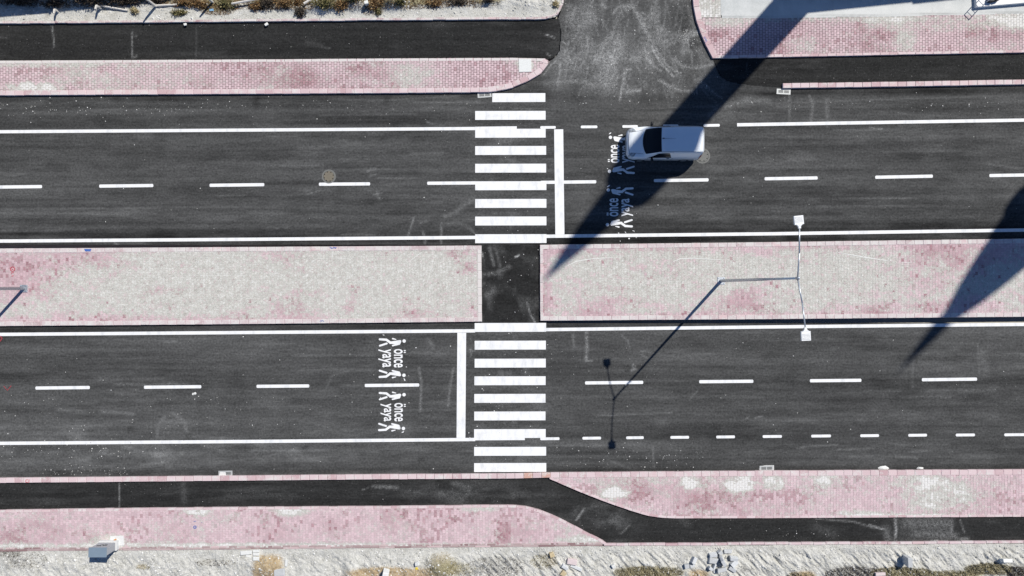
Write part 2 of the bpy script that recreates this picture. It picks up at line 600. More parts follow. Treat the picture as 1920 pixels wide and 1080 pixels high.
# ------------------------------------------------------------------ asphalt wear (albedo only: dust, streaks, scratches)
DUST_STROKES = [
    # junction mouth: tyre trails and scraped lines in the dust
    ([(1150, 25), (1160, 12), (1185, 12), (1200, 35), (1213, 64)], 3.5, .10),
    ([(1195, 28), (1212, 62), (1216, 70)], 2.2, .13), ([(1222, 88), (1240, 120), (1263, 144)], 2.5, .15),
    ([(1230, 92), (1252, 125), (1268, 135)], 3, .10), ([(1212, 108), (1226, 124), (1238, 132)], 3, .10),
    ([(1172, 130), (1166, 165), (1162, 188)], 1.8, .17), ([(1171, 130), (1182, 131)], 2.0, .16), ([(1175, 133), (1169, 160)], 1.3, .12),
    ([(1160, 25), (1150, 60), (1130, 90), (1115, 115)], 5, .06), ([(1185, 12), (1195, 22), (1210, 60)], 1.6, .10),
    ([(1050, 118), (1049, 140), (1046, 160)], 1.4, .12), ([(1045, 112), (1030, 125), (1020, 140)], 1.4, .10),
    ([(1023, 65), (1040, 71)], 1.3, .18), ([(1025, 100), (1032, 105)], 1.3, .16), ([(1055, 78), (1062, 83)], 1.3, .16),
    ([(1235, 150), (1270, 168), (1300, 172)], 3, .09), ([(1266, 110), (1280, 125), (1310, 127), (1335, 121)], 3, .10),
    ([(1175, 172), (1200, 169)], 2.5, .16), ([(1170, 150), (1178, 165)], 2, .06),
    ([(1300, 62), (1285, 70), (1283, 95)], 7, .10), ([(1300, 64), (1312, 60)], 5, .14), ([(1290, 72), (1291, 95)], 2.5, .13),
    ([(1130, 2), (1132, 14)], 5, .10), ([(1128, 30), (1140, 60)], 3, .05), ([(1230, 2), (1233, 60)], 5, .05),
    ([(1145, 105), (1155, 130)], 3, .07), ([(1025, 155), (1080, 152), (1150, 160)], 5, .04),
    ([(960, 204), (1150, 206), (1320, 200), (1500, 192), (1920, 178)], 1.5, .035),
    ([(1360, 200), (1395, 190), (1440, 188)], 6, .05),
    # upper carriageway
    ([(1480, 175), (1480, 230)], 2.2, .05), ([(1518, 180), (1524, 195), (1520, 235)], 2.5, .06), ([(1550, 188), (1552, 235)], 4, .05),
    ([(1630, 240), (1655, 242)], 1.2, .16), ([(1400, 120), (1400, 130)], 2, .03), ([(1330, 215), (1345, 200)], 5, .05),
    ([(0, 392), (120, 391), (300, 389), (470, 387)], 1.2, .04), ([(0, 398), (130, 400), (240, 402)], 3, .025),
    ([(575, 365), (600, 357)], 1.2, .06), ([(690, 320), (703, 317)], 2.5, .09), ([(692, 331), (704, 327)], 1.5, .07),
    ([(706, 360), (712, 374)], 2.2, .07), ([(700, 365), (716, 362)], 1.2, .06), ([(776, 408), (765, 442)], 1.8, .09),
    ([(828, 418), (827, 455)], 2.2, .09), ([(793, 435), (798, 450), (797, 455)], 1.8, .12), ([(788, 418), (800, 416)], 2, .06),
    ([(835, 405), (850, 400), (870, 385), (890, 372)], 4, .045), ([(830, 420), (860, 418), (885, 430)], 4, .04), ([(883, 430), (890, 438)], 1.2, .1),
    ([(215, 455), (228, 466)], 2.0, .11), ([(620, 185), (700, 189), (860, 180)], 2.0, .035), ([(600, 216), (780, 214)], 1.8, .03),
    ([(1850, 307), (1880, 311), (1920, 317)], 2.5, .04), ([(1560, 373), (1620, 372), (1720, 371)], 1.0, .05), ([(1530, 387), (1700, 386)], 1.0, .04),
    ([(770, 288), (830, 287)], 2, .04), ([(800, 228), (812, 233)], 1.5, .08), ([(610, 258), (626, 264)], 1.2, -.02),
    # upper left cycle path
    ([(97, 46), (100, 65), (102, 88)], 1.2, .14), ([(247, 60), (248, 108)], 1.2, .14), ([(250, 65), (256, 68)], 2, .06), ([(369, 50), (369, 110)], .9, .07),
    ([(602, 89), (618, 90)], 1.0, .12), ([(250, 108), (256, 106)], 2, .1), ([(575, 80), (600, 85)], 5, .02),
    # crossing gap
    ([(918, 465), (926, 497)], 2.5, .10), ([(930, 470), (938, 500)], 3, .05), ([(905, 515), (930, 512), (955, 500)], 4, .06),
    ([(988, 568), (995, 590), (1003, 604)], 1.5, .12), ([(912, 555), (925, 545)], 6, .05), ([(966, 482), (973, 479)], 1.4, .3), ([(903, 475), (905, 480)], 2, .2),
    # lower carriageway
    ([(1099, 622), (1101, 645), (1099, 676)], 2.6, .11), ([(1098, 676), (1110, 677)], 1.4, .12), ([(1074, 628), (1076, 650)], 2.5, .06),
    ([(1165, 628), (1178, 640), (1181, 652)], 1.3, .07), ([(1202, 658), (1220, 660)], 1.2, .08), ([(1200, 664), (1212, 670)], 1.2, .08),
    ([(1187, 685), (1190, 693), (1185, 694)], 2.5, .10), ([(1120, 780), (1200, 776), (1260, 774)], 1.0, .05), ([(1292, 750), (1308, 733)], 1.2, .05),
    ([(1415, 783), (1430, 780)], 1.0, .12), ([(1398, 785), (1404, 782)], 1.0, .1), ([(785, 688), (790, 715), (788, 770)], 2.2, .08),
    ([(850, 690), (845, 720), (840, 760)], 2.2, .07), ([(803, 636), (812, 650)], 3.5, .05), ([(880, 656), (884, 664), (882, 670)], 1.2, .1), ([(880, 655), (890, 659)], 1.2, .1),
    ([(1834, 645), (1836, 700)], 1.5, .04), ([(1840, 660), (1850, 700)], 7, .03), ([(1712, 672), (1711, 728)], 2, .03),
    ([(1495, 840), (1530, 836), (1570, 834)], 2, .06), ([(1570, 843), (1640, 841)], 1.4, .05), ([(1680, 856), (1720, 859)], 2.2, .05), ([(1680, 835), (1780, 833)], 2.0, .03),
    ([(1224, 838), (1226, 876)], 1.5, .06), ([(1140, 862), (1180, 878)], 2, .04),
    ([(310, 780), (296, 800), (295, 820)], 3, .05), ([(325, 775), (345, 790), (350, 808)], 4, .05), ([(610, 730), (622, 705), (660, 692)], 2, .03),
    ([(230, 835), (260, 848), (330, 856), (345, 848)], 4, .035), ([(190, 772), (250, 776)], 3, .05), ([(110, 768), (160, 772)], 3, .04),
    # lower cycle path
    ([(224, 907), (224, 950)], 1.3, .10), ([(343, 907), (346, 940)], 6, .03), ([(700, 912), (745, 914)], 3, .09), ([(850, 906), (880, 915)], 5, .05), ([(690, 915), (680, 918)], 1, .1),
    ([(1120, 985), (1150, 975), (1170, 950)], 8, .03), ([(1080, 975), (1095, 955), (1092, 960)], 2, .12), ([(1165, 1000), (1180, 985)], 1.5, .10),
    ([(1530, 972), (1600, 978), (1640, 990)], 1.5, .11), ([(1678, 972), (1680, 990), (1678, 1013)], 2.5, .16), ([(1660, 990), (1665, 1013)], 7, .07), ([(1630, 985), (1655, 992)], 2, .17),
    ([(1700, 980), (1780, 982)], 10, .05), ([(1720, 1000), (1790, 1005)], 9, .045), ([(1783, 975), (1784, 1000), (1795, 1012), (1815, 1010)], 3, .10), ([(1800, 975), (1808, 998)], 1.4, .1), ([(1745, 1013), (1765, 1014)], 1.4, .16),
    ([(1270, 962), (1290, 985)], 6, .02), ([(1530, 988), (1560, 1000)], 10, .025),
]


_r = random.Random(5)
for _ in range(120):      # fine scuffs fanning out of the side road
    x = _r.uniform(1065, 1320); y = _r.uniform(-10, 150); a = math.radians(90 + (1180 - x) * .18 * _r.uniform(.2, 1.4) + _r.uniform(-14, 14)); L = _r.uniform(12, 60); b = _r.uniform(-.35, .35)
    DUST_STROKES.append(([(x + L * t * math.cos(a + b * t), y + L * t * math.sin(a + b * t)) for t in (0, .35, .7, 1)], _r.uniform(.9, 1.9), _r.uniform(.025, .075)))
for _ in range(60):      # faint lengthwise scratches on the carriageways
    x = _r.uniform(0, 1900); y = _r.choice([_r.uniform(185, 440), _r.uniform(630, 875)]); L = _r.uniform(20, 160)
    DUST_STROKES.append(([(x, y), (x + L * .5, y - L * .004 + _r.uniform(-1, 1)), (x + L, y - L * .008 + _r.uniform(-2, 2))], _r.uniform(.8, 2.4), _r.uniform(.015, .045)))


def asphalt_cols(base):
    def f(X, Y):
        n1 = fbm(X * .004, Y * .16, 4, 3)
        n2 = fbm(X * .02, Y * .045, 4, 21)
        n3 = fbm(X * .05, Y * .09, 3, 31)
        d = np.zeros(X.shape)
        if base in ('road', 'side'):
            n4 = fbm(X * .0025, Y * .055, 3, 37)
            a = .062 + (n1 - .5) * .047 + (n4 - .5) * .034 + (n2 - .5) * .030 + (n3 - .5) * .014
            upper = Y < 535
            # new seam strips by the median are darker; the lower nearside lane is greyer
            e_up = 450 - (X - 0) * .0106
            e_lo = 618 - X * .0095
            a = np.where(upper, a - .028 * smooth(-28, -4, Y - e_up) , a)
            a = np.where(~upper, a - .024 * smooth(16, -2, Y - e_lo), a)
            a = np.where(~upper, a + .016 * smooth(800, 200, X) * blob(X, Y, 200, 820, 900, 70), a)
            a = np.where(upper, a - .016 * blob(X, Y, 300, 195, 500, 8) - .012 * blob(X, Y, 700, 230, 400, 10), a)
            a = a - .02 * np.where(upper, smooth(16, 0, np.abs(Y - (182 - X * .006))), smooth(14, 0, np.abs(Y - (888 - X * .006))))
            a = a - .030 * blob(X, Y, 725, 188, 7, 6) - .02 * blob(X, Y, 482, 190, 8, 14)
            for cx, cy in ((572, 840), (680, 851), (790, 862)):
                a = a - .022 * blob(X, Y, cx, cy, 7, 4, 4)
            for cx, cy in ((135, 790), (245, 803), (355, 816)):
                a = a - .016 * blob(X, Y, cx, cy, 7, 5, 3)
            a = a - .018 * blob(X, Y, 1160, 185, 120, 10) - .012 * blob(X, Y, 635, 355, 8, 30)
            a = a + .012 * blob(X, Y, 320, 800, 22, 26, 3)
            # the dusty junction mouth fades into the carriageway
            w = smooth(212, 160, Y) * smooth(1010, 1050, X) * smooth(1400, 1350, X)
            sa = .054 + (fbm(X * .05, Y * .02, 4, 71) - .5) * .045 - .022 * smooth(45, 0, np.abs(X - (1286 + Y * .12))) * (Y < 90) - .015 * smooth(30, 0, np.abs(X - 1068)) * (Y < 90)
            a = a * (1 - w) + sa * w
            m = fbm(X * .028, Y * .028, 6, 73, .62)
            d = d + w * (.024 + smooth(.38, .66, m) * .085 * blob(X, Y, 1170, 80, 125, 120, 4))
            d = d + .11 * blob(X, Y, 1158, 85, 20, 20, 2.5) + .05 * blob(X, Y, 1080, 55, 22, 40) + .05 * blob(X, Y, 1090, 125, 60, 25) + .04 * blob(X, Y, 1205, 115, 60, 30)
            d = d + blob(X, Y, 1400, 195, 90, 22) * smooth(.5, .8, fbm(X * .04, Y * .05, 4, 61)) * .06
            d = d + blob(X, Y, 960, 300, 60, 160) * smooth(.52, .8, fbm(X * .05, Y * .05, 4, 63)) * .05
            d = d + blob(X, Y, 955, 740, 60, 140) * smooth(.5, .8, fbm(X * .05, Y * .05, 4, 65)) * .07
            d = d + np.where(~upper, blob(X, Y, 200, 850, 500, 60), 0) * smooth(.50, .8, fbm(X * .02, Y * .08, 5, 67)) * .065
            d = d + smooth(.52, .8, fbm(X * .012, Y * .09, 6, 69, .6)) * .026
        elif base == 'path':
            a = .024 + (n1 - .5) * .014 + (n3 - .5) * .008
            d = d + smooth(.6, .85, fbm(X * .012, Y * .07, 5, 81)) * .022
            d = d + blob(X, Y, 1050, 90, 22, 50) * .02
            d = d + blob(X, Y, 1740, 992, 60, 26, 4) * .045 * (.5 + fbm(X * .04, Y * .02, 4, 83))
            d = d - blob(X, Y, 1797, 985, 9, 13, 4) * .07
            d = d + (blob(X, Y, 870, 925, 110, 26) + blob(X, Y, 1080, 950, 60, 30) + blob(X, Y, 1140, 985, 50, 22)) * smooth(.42, .75, fbm(X * .03, Y * .04, 5, 85)) * .05
            d = d + blob(X, Y, 480, 925, 500, 14) * smooth(.5, .75, fbm(X * .01, Y * .08, 4, 87)) * .03
        else:   # crossing gap
            a = .022 + (n3 - .5) * .012
            d = d + smooth(.5, .8, fbm(X * .05, Y * .035, 5, 91)) * .035
        sd = np.zeros(X.shape)
        for pts, w, amt in DUST_STROKES:
            stroke(X, Y, sd, pts, w, amt)
        d = np.maximum(d, 0) + sd * 1.15
        return np.stack([np.clip(a, .012, .3), np.clip(d, -.02, .5), a * 0], 1)
    return f


XS = axis(-110, 110, -30, 30, .07)
ground = mesh_obj("ground", [(-500, -500, -.35), (500, -500, -.35), (500, 500, -.35), (-500, 500, -.35)], [(0, 1, 2, 3)],
                  mat_simple("bare_ground", (.40, .38, .33), .95, var=.3, scale=.5))
tag(ground, "bare pale ground around the road", kind="structure")


def yrow(px0, px1, step=.07):
    return np.linspace(P(0, px0)[1], P(0, px1)[1], max(2, int(abs(px1 - px0) / S / step)))[::-1]


road_u = sheet("road", XS, yrow(140, 459), M["asphalt"], asphalt_cols('road'), label="dark two lane carriageway above the paved median, crossed by zebra stripes and a van")
road_l = sheet("road", XS, yrow(606, 902), M["asphalt"], asphalt_cols('road'), label="dark two lane carriageway below the paved median, under the street lamp's shadow")
gap = sheet("crossing_gap", np.arange(P(896, 0)[0], P(1020, 0)[0], .07), yrow(459.01, 605.99), M["asphalt"], asphalt_cols('gap'),
            label="black asphalt gap through the median between the two zebra crossings")
SIDE = [(1052, -330), (1306, -330), (1300, 0), (1304, 30), (1313, 60), (1336, 109), (1343, 128), (1352, 146), (1372, 156), (1400, 163), (1380, 172), (1200, 170), (1000, 170), (985, 160), (1012, 140), (1030, 115), (1042, 106), (1049, 95), (1053, 60), (1046, 36), (1052, 20)]
side = sheet("side_road", np.arange(P(980, 0)[0], P(1405, 0)[0], .06), np.concatenate([yrow(-60, 173, .06), yrow(-330, -62, .3)]), M["asphalt"], asphalt_cols('side'), .004, PL(SIDE),
             label="dusty asphalt side road joining from the top, full of tyre trails")
PATH_TL = [(-2600, 60), (-2600, 130), (0, 118), (480, 115), (960, 112), (1028, 112), (1041, 107), (1048, 96), (1052, 60), (1049, 36), (1020, 33), (960, 33), (480, 37), (0, 41)]
p_tl = sheet("cycle_path", axis(-110, 2.8, -30, 30, .08), yrow(30, 132, .08), M["asphalt"], asphalt_cols('path'), .012, PL(PATH_TL),
             label="black asphalt path between the dirt verge and the upper left pavement")
PATH_TR = [(1337, 109), (1343, 128), (1350, 143), (1362, 152), (1385, 157.5), (1430, 162), (1470, 163), (1700, 158), (1920, 153), (4000, 110), (4000, 60), (1920, 96), (1700, 100), (1440, 105)]
p_tr = sheet("cycle_path", axis(11.2, 90, -30, 30, .08), yrow(58, 166, .08), M["asphalt"], asphalt_cols('path'), .012, PL(PATH_TR),
             label="black asphalt path right of the side road, crossed by the long tower shadow")
PATH_LO = [(-2400, 915), (-2400, 975), (0, 960), (480, 954), (960, 950), (1000, 955), (1060, 980), (1132, 1016), (1136, 1021), (1440, 1020), (1920, 1018), (4000, 1010), (4000, 962),
           (1920, 966), (1440, 968), (1250, 968), (1180, 952), (1080, 911), (1032, 893), (960, 894), (480, 898), (0, 903)]
p_lo = sheet("cycle_path", axis(-102, 91, -30, 30, .08), yrow(890, 1022, .08), M["asphalt"], asphalt_cols('path'), .012, PL(PATH_LO),
             label="black asphalt path along the bottom that bends down through the pavement")

# ------------------------------------------------------------------ painted markings, parts of the two carriageways
ZP = .004


def dashes(parent, segs, w, z=ZP):
    for x0, x1, y0, y1 in segs:
        # rounded corners: 8-gon
        L = math.hypot(x1 - x0, y1 - y0); ux, uy = (x1 - x0) / L, (y1 - y0) / L
        c = min(1.3, w * .25); h = w / 2
        loc = [(c, -h), (L - c, -h), (L, -h + c), (L, h - c), (L - c, h), (c, h), (0, h - c), (0, -h + c)]
        V = [P(x0 + a * ux - b * uy, y0 + a * uy + b * ux) + (z,) for a, b in loc]
        mesh_obj("lane_dash", V, [tuple(range(8))[::-1]], M["paint"], parent)


def zebra(parent, rows, x0, x1, h=16.6):
    for i, r in enumerate(rows):
        a, b = (x0, x1) if not isinstance(r, tuple) else (r[1], r[2])
        y = r[0] if isinstance(r, tuple) else r
        sl = -.3
        V = [P(a, y - h / 2) + (ZP + .003,), P(b, y - h / 2 + sl) + (ZP + .003,), P(b, y + h / 2 + sl) + (ZP + .003,), P(a, y + h / 2) + (ZP + .003,)]
        mesh_obj("zebra_stripe", V, [(3, 2, 1, 0)], M["paint"], parent)


U, L_ = road_u, road_l
strip("edge_line", [(-3300, 272), (0, 247), (480, 243.8), (891, 241)], 6, ZP, M["paint"], U)
strip("edge_line", [(891, 240.2), (969, 239.2)], 5, ZP, M["paint"], U)
strip("edge_line", [(1382, 234), (1640, 229.7), (1920, 225.2), (4500, 180)], 6.2, ZP, M["paint"], U)
strip("edge_line", [(-3300, 487), (0, 452), (480, 448.6), (891, 445.2)], 6.2, ZP, M["paint"], U)
strip("edge_line", [(1024, 443), (1440, 438.4), (1920, 431.3), (4500, 395)], 6.2, ZP, M["paint"], U)
dashes(U, [(1013, 1042, 239, 238.8), (1089, 1120, 238, 237.8), (1167, 1196, 237.2, 237), (1243, 1272, 236, 235.8), (1319, 1349.5, 235.3, 234.8)], 5)
dashes(U, [(-228, -128, 354, 353), (-22, 79, 351, 349.8), (186, 287.5, 349, 347.8), (393, 495.5, 347.5, 346.2), (598, 694, 345.5, 344.7), (801, 893, 343.6, 343),
           (1013, 1118, 342, 340.8), (1226, 1328.5, 338.6, 337.2), (1433.5, 1533, 335.2, 333.6), (1641, 1749, 332.4, 330.3), (1855, 1956, 329.2, 327.6), (2062, 2165, 326, 324)], 6)
zebra(U, [(183.2, 923, 1022.5), 216.5, (250, 891, 1023), (282.3, 891, 1024), (315.5, 891, 1024), (348.4, 891, 1024.5), (381.5, 891, 1024.5), (414.5, 891, 1024.5), (447.6, 891, 1024.7)], 891, 1023)
strip("stop_line", [(1047.5, 242.5), (1049.8, 439.5)], 17, ZP + .002, M["paint"], U)
strip("edge_line", [(-3300, 655), (0, 627), (480, 623.3), (891, 620.3)], 6.2, ZP, M["paint"], L_)
strip("edge_line", [(1023, 618), (1440, 613), (1920, 608.2), (4500, 580)], 6.2, ZP, M["paint"], L_)
strip("edge_line", [(-3300, 856), (0, 831.2), (480, 827.6), (891, 824)], 6.2, ZP, M["paint"], L_)
strip("edge_line", [(891, 823.4), (984, 822.9)], 4.5, ZP, M["paint"], L_)
dashes(L_, [(1013, 1049, 822.8, 822.4), (1092, 1127, 821.7, 821.3), (1174, 1207, 820.9, 820.5), (1257, 1292, 820.1, 819.8), (1343, 1378, 819.4, 819), (1430, 1466, 818.5, 818.2),
            (1521, 1558, 817.7, 817.3), (1613, 1648, 817, 816.6), (1703, 1738, 816.2, 815.8), (1792, 1828, 815.7, 815.4), (1883, 1922, 815.3, 814.9), (1975, 2010, 814.7, 814.3)], 5.2)
dashes(L_, [(-138, -38, 729, 728), (66.5, 168.5, 727.6, 726.5), (270, 377.5, 726.1, 725), (481, 580, 724.4, 723.6), (684, 786, 722.8, 721.8), (1097, 1206, 718, 716.9),
            (1311, 1412.5, 715.7, 714.8), (1518.5, 1615, 713.9, 713), (1728.5, 1832, 712, 710.8), (1942, 2040, 710, 709)], 6)
zebra(L_, [(614, 890, 1024), (647.3, 890, 1023.5), (681, 890, 1023.3), (714, 889.5, 1023), (747, 889.3, 1022.8), (780, 889.2, 1022.8), (813, 889, 1023.2), (846.3, 889, 1024), (876.6, 889, 1024.2)], 890, 1024)
strip("stop_line", [(865.8, 624), (864.3, 821)], 16.5, ZP + .002, M["paint"], L_)


def figure(parent, hx, hy, sx, flip):
    """walking figure stencil: u runs from head to feet, v across"""
    def T(u, v, z): return P(hx + sx * u, hy + v * flip * -sx) + (z,)
    V = []; F = []

    def poly(pts, z):
        a = sum(pts[i][0] * pts[(i + 1) % len(pts)][1] - pts[(i + 1) % len(pts)][0] * pts[i][1] for i in range(len(pts)))
        k = len(V); W = [T(u, v, z) for u, v in pts]
        ar = sum(W[i][0] * W[(i + 1) % len(W)][1] - W[(i + 1) % len(W)][0] * W[i][1] for i in range(len(W)))
        if ar < 0: W = W[::-1]
        V.extend(W); F.append(tuple(range(k, k + len(W))))

    def cap(a, b, w0, w1, z, n=7):
        L = math.hypot(b[0] - a[0], b[1] - a[1]); ux, uy = (b[0] - a[0]) / L, (b[1] - a[1]) / L
        t0 = math.atan2(uy, ux); pts = []
        for i in range(n):
            t = t0 + math.pi / 2 + math.pi * i / (n - 1); pts.append((a[0] + math.cos(t) * w0 / 2, a[1] + math.sin(t) * w0 / 2))
        for i in range(n):
            t = t0 - math.pi / 2 + math.pi * i / (n - 1); pts.append((b[0] + math.cos(t) * w1 / 2, b[1] + math.sin(t) * w1 / 2))
        poly(pts, z)
    z = ZP
    poly([(3.2 * math.cos(t), 3.2 * math.sin(t)) for t in [i * math.pi / 8 for i in range(16)]], z)
    poly([(5.4, -1), (5.5, .6), (6.6, 1.6), (8, 1.9), (25.5, -1.0), (27.8, -5.4), (16.5, -5.8), (9.5, -7.2), (7.4, -6)], z)
    cap((9, -5.3), (21.6, -8.6), 3.4, 2.8, z + .0006)
    cap((25.6, -3.2), (33.0, 2.2), 4.4, 4.2, z + .0012)
    cap((33.0, 2.4), (45.6, 3.2), 4.2, 3.9, z + .0018)
    cap((32.6, -4.6), (45.6, -8.8), 3.5, 3.4, z + .0006)
    cap((15.2, 3.0), (21.4, 4.4), 1.4, 2.8, z + .0012)
    mesh_obj("painted_pedestrian", V, F, M["paint"], parent)


figure(L_, 757.8, 639.4, -1, -1); figure(L_, 757.4, 703.6, -1, 1); figure(L_, 757.6, 740, -1, -1); figure(L_, 756.4, 803.3, -1, 1)
figure(U, 1144.6, 257.6, 1, 1); figure(U, 1142.8, 321.2, 1, -1); figure(U, 1140.6, 356.3, 1, 1); figure(U, 1139.0, 421.3, 1, -1)


def word(parent, text, x_base, x_top, y_start, y_end, has_desc):
    """stencilled word; x_base/x_top: pixel columns of the lowest and highest ink, reading from y_start to y_end"""
    cu = bpy.data.curves.new("word", 'FONT'); cu.body = text; cu.offset = .014; cu.resolution_u = 4
    tmp = bpy.data.objects.new("word", cu); COL.objects.link(tmp)
    dg = bpy.context.evaluated_depsgraph_get()
    me = bpy.data.meshes.new_from_object(tmp.evaluated_get(dg))
    bpy.data.objects.remove(tmp)
    co = np.empty(len(me.vertices) * 3, np.float32); me.vertices.foreach_get("co", co); co = co.reshape(-1, 3)
    mn = co.min(0); mx = co.max(0)
    u = (co[:, 0] - mn[0]) / (mx[0] - mn[0]); v = (co[:, 1] - mn[1]) / (mx[1] - mn[1])
    px = x_base + (x_top - x_base) * v; py = y_start + (y_end - y_start) * u
    out = np.stack([(px - 960) / S, (540 - py) / S, np.full(len(u), ZP)], 1).astype(np.float32)
    me.vertices.foreach_set("co", out.ravel()); me.update()
    if len(me.polygons) and me.polygons[0].normal.z < 0: me.flip_normals()
    me.materials.clear(); me.materials.append(M["paint"])
    o = bpy.data.objects.new("painted_word", me); link(o, parent)
    o["label"] = "white painted word " + text
    return o


word(L_, "önce", 738.3, 761, 654.5, 689, False); word(L_, "yaya", 709.5, 733.2, 654.5, 688.7, True)
word(L_, "önce", 739.3, 761, 755.5, 790, False); word(L_, "yaya", 713.5, 733.5, 756.5, 790, True)
word(U, "önce", 1161.5, 1139.5, 305.5, 271.5, False); word(U, "yaya", 1190, 1166.5, 305.5, 271.5, True)
word(U, "önce", 1159.6, 1137.2, 405.8, 371.8, False); word(U, "yaya", 1187, 1165, 405.5, 372.2, True)
# stray paint spatter by the stencils
for (x, y, w, h, a, rd) in ((1133 + 11, 250, 6, 2, -35, U), (1141, 349, 7, 2.2, -30, U), (1160, 437, 2.5, 2, 20, U), (1173, 436, 5, 1, 60, U), (1188, 433, 5, 1, 20, U), (1179.5, 447, 3, 2.6, 0, U), (1163, 452, 2, 1, 30, U),
                            (1193, 445.5, 2, 1, 0, U), (758.5, 711.5, 6, 2, 60, L_), (755.5, 810, 6, 2, -30, L_), (719, 628, 4, 1, 20, L_), (762, 688, 2.4, 1.6, 0, L_), (780, 652, 2.6, 1.4, 0, L_), (1139, 316, 2, 1.4, 0, U)):
    pts = []
    for i in range(9):
        t = i / 9 * 2 * math.pi; r = 1 + random.uniform(-.25, .25)
        u, v = math.cos(t) * w / 2 * r, math.sin(t) * h / 2 * r
        c, s_ = math.cos(math.radians(a)), math.sin(math.radians(a))
        pts.append(P(x + u * c - v * s_, y + u * s_ + v * c) + (ZP,))
    mesh_obj("paint_splash", pts, [tuple(range(9))[::-1]], M["paint"], rd)

# ------------------------------------------------------------------ pavements with kerb stones and paving blocks
ZT = .135


def resample(pts, step):
    pts = [Vector(p) for p in pts]
    seg = [(b - a).length for a, b in zip(pts[:-1], pts[1:])]
    tot = sum(seg); n = max(1, round(tot / step)); out = []
    for i in range(n + 1):
        d = tot * i / n; k = 0
        while k < len(seg) - 1 and d > seg[k]: d -= seg[k]; k += 1
        out.append(pts[k].lerp(pts[k + 1], min(1, d / max(seg[k], 1e-9))))
    return out


def kerb(parent, px_pts, w, mat, z1=ZT + .015, stone=.5, z0=-.08, gap=.011, ch=.018, special=None, jit=.006, seed=1):
    """kerb stones along a pixel polyline (outer edge); inner side lies to the left of the walking direction seen in the photograph's plan"""
    rnd = random.Random(seed)
    R = resample(PL(px_pts, z1), stone)
    N = []
    for i in range(len(R)):
        d = (R[min(i + 1, len(R) - 1)] - R[max(i - 1, 0)]).normalized()
        N.append(Vector((-d.y, d.x)))
    k = 0
    for i in range(len(R) - 1):
        a, b = R[i], R[i + 1]
        d = (b - a).normalized()
        a2, b2 = a + N[i] * w, b + N[i + 1] * w
        g = gap / 2
        j = Vector((-d.y, d.x)) * rnd.uniform(-jit, jit)
        q = [a + d * g + j, b - d * g + j, b2 - d * g + j, a2 + d * g + j]
        c = (q[0] + q[1] + q[2] + q[3]) / 4
        zt = z1 + rnd.uniform(-.004, .004)
        V = []
        for p in q: V.append((p.x - c.x, p.y - c.y, z0))
        for p in q: V.append((p.x - c.x, p.y - c.y, zt - ch))
        for p in q:
            e = (c - p); e = e.normalized() * ch * 1.3
            V.append((p.x + e.x - c.x, p.y + e.y - c.y, zt))
        F = [(8, 9, 10, 11)]
        for s_ in range(4):
            t_ = (s_ + 1) % 4
            F += [(s_, t_, 4 + t_, 4 + s_), (4 + s_, 4 + t_, 8 + t_, 8 + s_)]
        m = mat
        o = mesh_obj("kerb_stone", V, F, m, parent, loc=(c.x, c.y, 0))
        if special and i in special:
            o.data.materials[0] = M["kerb_red"]; o["label"] = "orange red kerb stone"
        k += 1


def shrink_ok(poly, x, y, d):
    m = inside(poly, x, y)
    _, _, dist = nearest_on(poly, x, y)
    return m & (dist > d)


